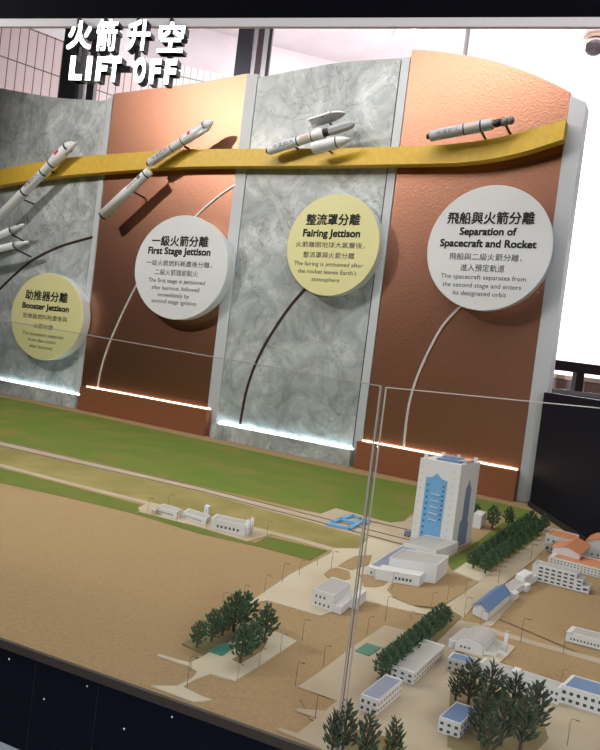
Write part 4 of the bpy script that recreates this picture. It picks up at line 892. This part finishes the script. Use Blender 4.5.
def lerp2(p, q, f): return (p[0]+(q[0]-p[0])*f, p[1]+(q[1]-p[1])*f)
for i in range(11):
    x, y = lerp2((474, 569), (531, 527), i/10); tree('round', x-1, y, 20-0.35*i, 'small green tree, %s from near end, left line of the tower road double row' % ORD[i], 'double tree row beside the tower road', 1.45)
for i in range(11):
    x, y = lerp2((485, 574), (543, 531), i/10); tree('round', x, y, 20-0.35*i, 'small green tree, %s from near end, right line of the tower road double row' % ORD[i], 'double tree row beside the tower road', 1.45)
for i, (x, y, h) in enumerate(((492, 529, 24), (508, 527, 20), (475, 521, 17))):
    tree('round', x, y, h, ('taller green tree on the lawn left of the double row', 'rounded green tree on the lawn beside the head of the double row', 'green tree hidden close behind the white tower')[i], 'trees on the lawn right of the tower', 1.2)
for i in range(10):
    x, y = lerp2((381, 680), (440, 623), i/9); tree('round', x, y, 29-1.0*i, 'dark green tree, %s from near end, left line of row behind grey roofed barrack' % ORD[i], 'tree row behind the barracks', 1.35)
for i in range(9):
    x, y = lerp2((389, 675), (446, 626), i/8); tree('round', x, y, 27-1.0*i, 'dark green tree, %s from near end, right line of row behind grey roofed barrack' % ORD[i], 'tree row behind the barracks', 1.35)
for x, y, h, lab in ((197, 649, 26, 'small bare looking tree furthest left by the teal pond'), (211, 643, 31, 'dark tree second from left beside the teal pond'), (222, 637, 30, 'dark tree in the middle of the line behind the teal pond'), (233, 633, 39, 'tallest tree behind the teal pond'), (244, 629, 35, 'tree at the back right of the line behind the teal pond'),
                   (240, 664, 38, 'nearest tree beside the teal pond'), (251, 656, 32, 'tree behind the nearest one, right of the teal pond'), (264, 644, 37, 'full green tree at the right end of the pond group')):
    tree('round', x, y, h*1.06, lab, 'trees around the teal pond', 1.25)
for x, y, h, lab in ((331, 757, 46, 'spiky dark tree furthest left at the bottom edge'), (342, 757, 55, 'tall spiky dark tree behind the glass joint'), (364, 768, 56, 'spiky dark tree in the middle of the bottom edge group'), (391, 768, 48, 'spiky dark tree furthest right of the bottom edge group')):
    tree('spiky', x, y, h, lab, 'spiky trees at the bottom edge', 1.0)
for x, y, h, lab in ((455, 702, 32, 'short dark tree at the left of the conifer group, under the blue roofed block'), (468, 706, 46, 'tall dark conifer at the back left of the conifer group'), (487, 716, 53, 'tallest dark conifer near the middle of the conifer group'), (511, 722, 48, 'dark conifer right of the tallest one'), (533, 736, 56, 'dark conifer at the right end of the conifer group'),
                   (479, 742, 52, 'dark conifer beside the small blue roofed foreground house'), (500, 748, 54, 'dark conifer at the front middle of the conifer group'), (520, 752, 56, 'dark conifer at the front right of the conifer group'), (486, 760, 48, 'dark conifer cut by the bottom edge beside the foreground house')):
    tree('spiky', x, y, h, lab, 'dark conifers in the lower right', 1.15)

# ------------------------------------------------------------------ street lamps
lp = bpy.data.objects.new('street_lamp', None); col.objects.link(lp); lp.empty_display_size = 0.02
b = BM(); tube(b, [(0, 0, 0), (0, 0, 0.86)], [0.013, 0.009], 6); build('pole', b, 'post', lp)
b = BM(); tube(b, [(0, 0, 0.85), (0.02, 0, 0.95), (0.10, 0, 0.995), (0.20, 0, 0.985)], 0.009, 6); arm = build('arm', b, 'post', lp)
b = BM(); box(b, 0.16, 0.29, -0.02, 0.02, 0.965, 0.99); build('lamp_head', b, 'post', arm)
lamps = [
 (222, 608, 592, 'left of the tallest pond trees'), (243, 603, 585, 'on the brown field edge, nearest the pond trees'), (264, 593.5, 575, 'second along the apron road from the pond trees'), (282, 583, 563, 'third along the apron road from the pond trees'),
 (299, 576, 560, 'beside the small green lawn, nearer end'), (317, 566.5, 553, 'at the corner of the small green lawn'), (331, 569.5, 551, 'at the bend of the apron road'), (266.5, 538, 521, 'beside the silver tanks'), (167.5, 512, 494, 'behind the leftmost workshop'), (176.5, 523, 508, 'in front of the gap after the leftmost workshop'), (206, 531, 514, 'in front of the stair tower'), (147.5, 514, 498, 'at the left end of the workshop row'),
 (302, 641.5, 619, 'alone on the brown field left of the glass joint'), (323, 666.5, 645, 'beside the paved court left of the glass joint'), (295, 687, 662, 'on the brown field below the pond court'), (315, 719, 695, 'near the bottom edge on the brown bed'), (280, 653, 634, 'at the right corner of the pond court'), (259, 667, 648, 'at the lower side of the pond court'), (237, 682, 664, 'at the lower corner of the pond court'), (187, 686, 656, 'left one of the pair at the pond court entrance'), (190.5, 672, 655, 'right one of the pair at the pond court entrance'),
 (367, 635, 616, 'beside the second teal pond'), (385, 622, 596, 'tall one on the road edge left of the oval field'), (391.5, 591, 572, 'in front of the processing hall annex'), (411, 621, 611, 'low one below the oval field'), (431, 608, 592, 'at the near edge of the oval field'), (447, 602, 586, 'at the right edge of the oval field'), (465, 596, 580, 'on the wide road beside the oval field'), (498, 584, 566, 'on the wide road beside the double tree row'), (530.7, 560.5, 544, 'beside the wide road near the orange roofs'),
 (464, 617.5, 597, 'left of the blue gabled shed'), (480, 626.5, 611, 'in front of the blue gabled shed'), (520.6, 642.5, 618, 'on the side road right of the chimney'), (563, 654.5, 632, 'beside the long low shed'), (561, 684, 669, 'behind the blue roofed block at right'), (567, 747, 719, 'on the paved court at the bottom right')]
for i, (x, y, yt, lab) in enumerate(lamps):
    o = lp if i == 0 else copy_tree(lp)
    P = G(x, y, ZT); h = height_at(P, yt); o.location = (P.x, P.y, ZT+0.0010); o.scale = (h, h, h); o.rotation_euler = (0, 0, -0.3)
    tag(o, 'thin street lamp '+lab, 'street lamp', 'thin street lamps of the model')
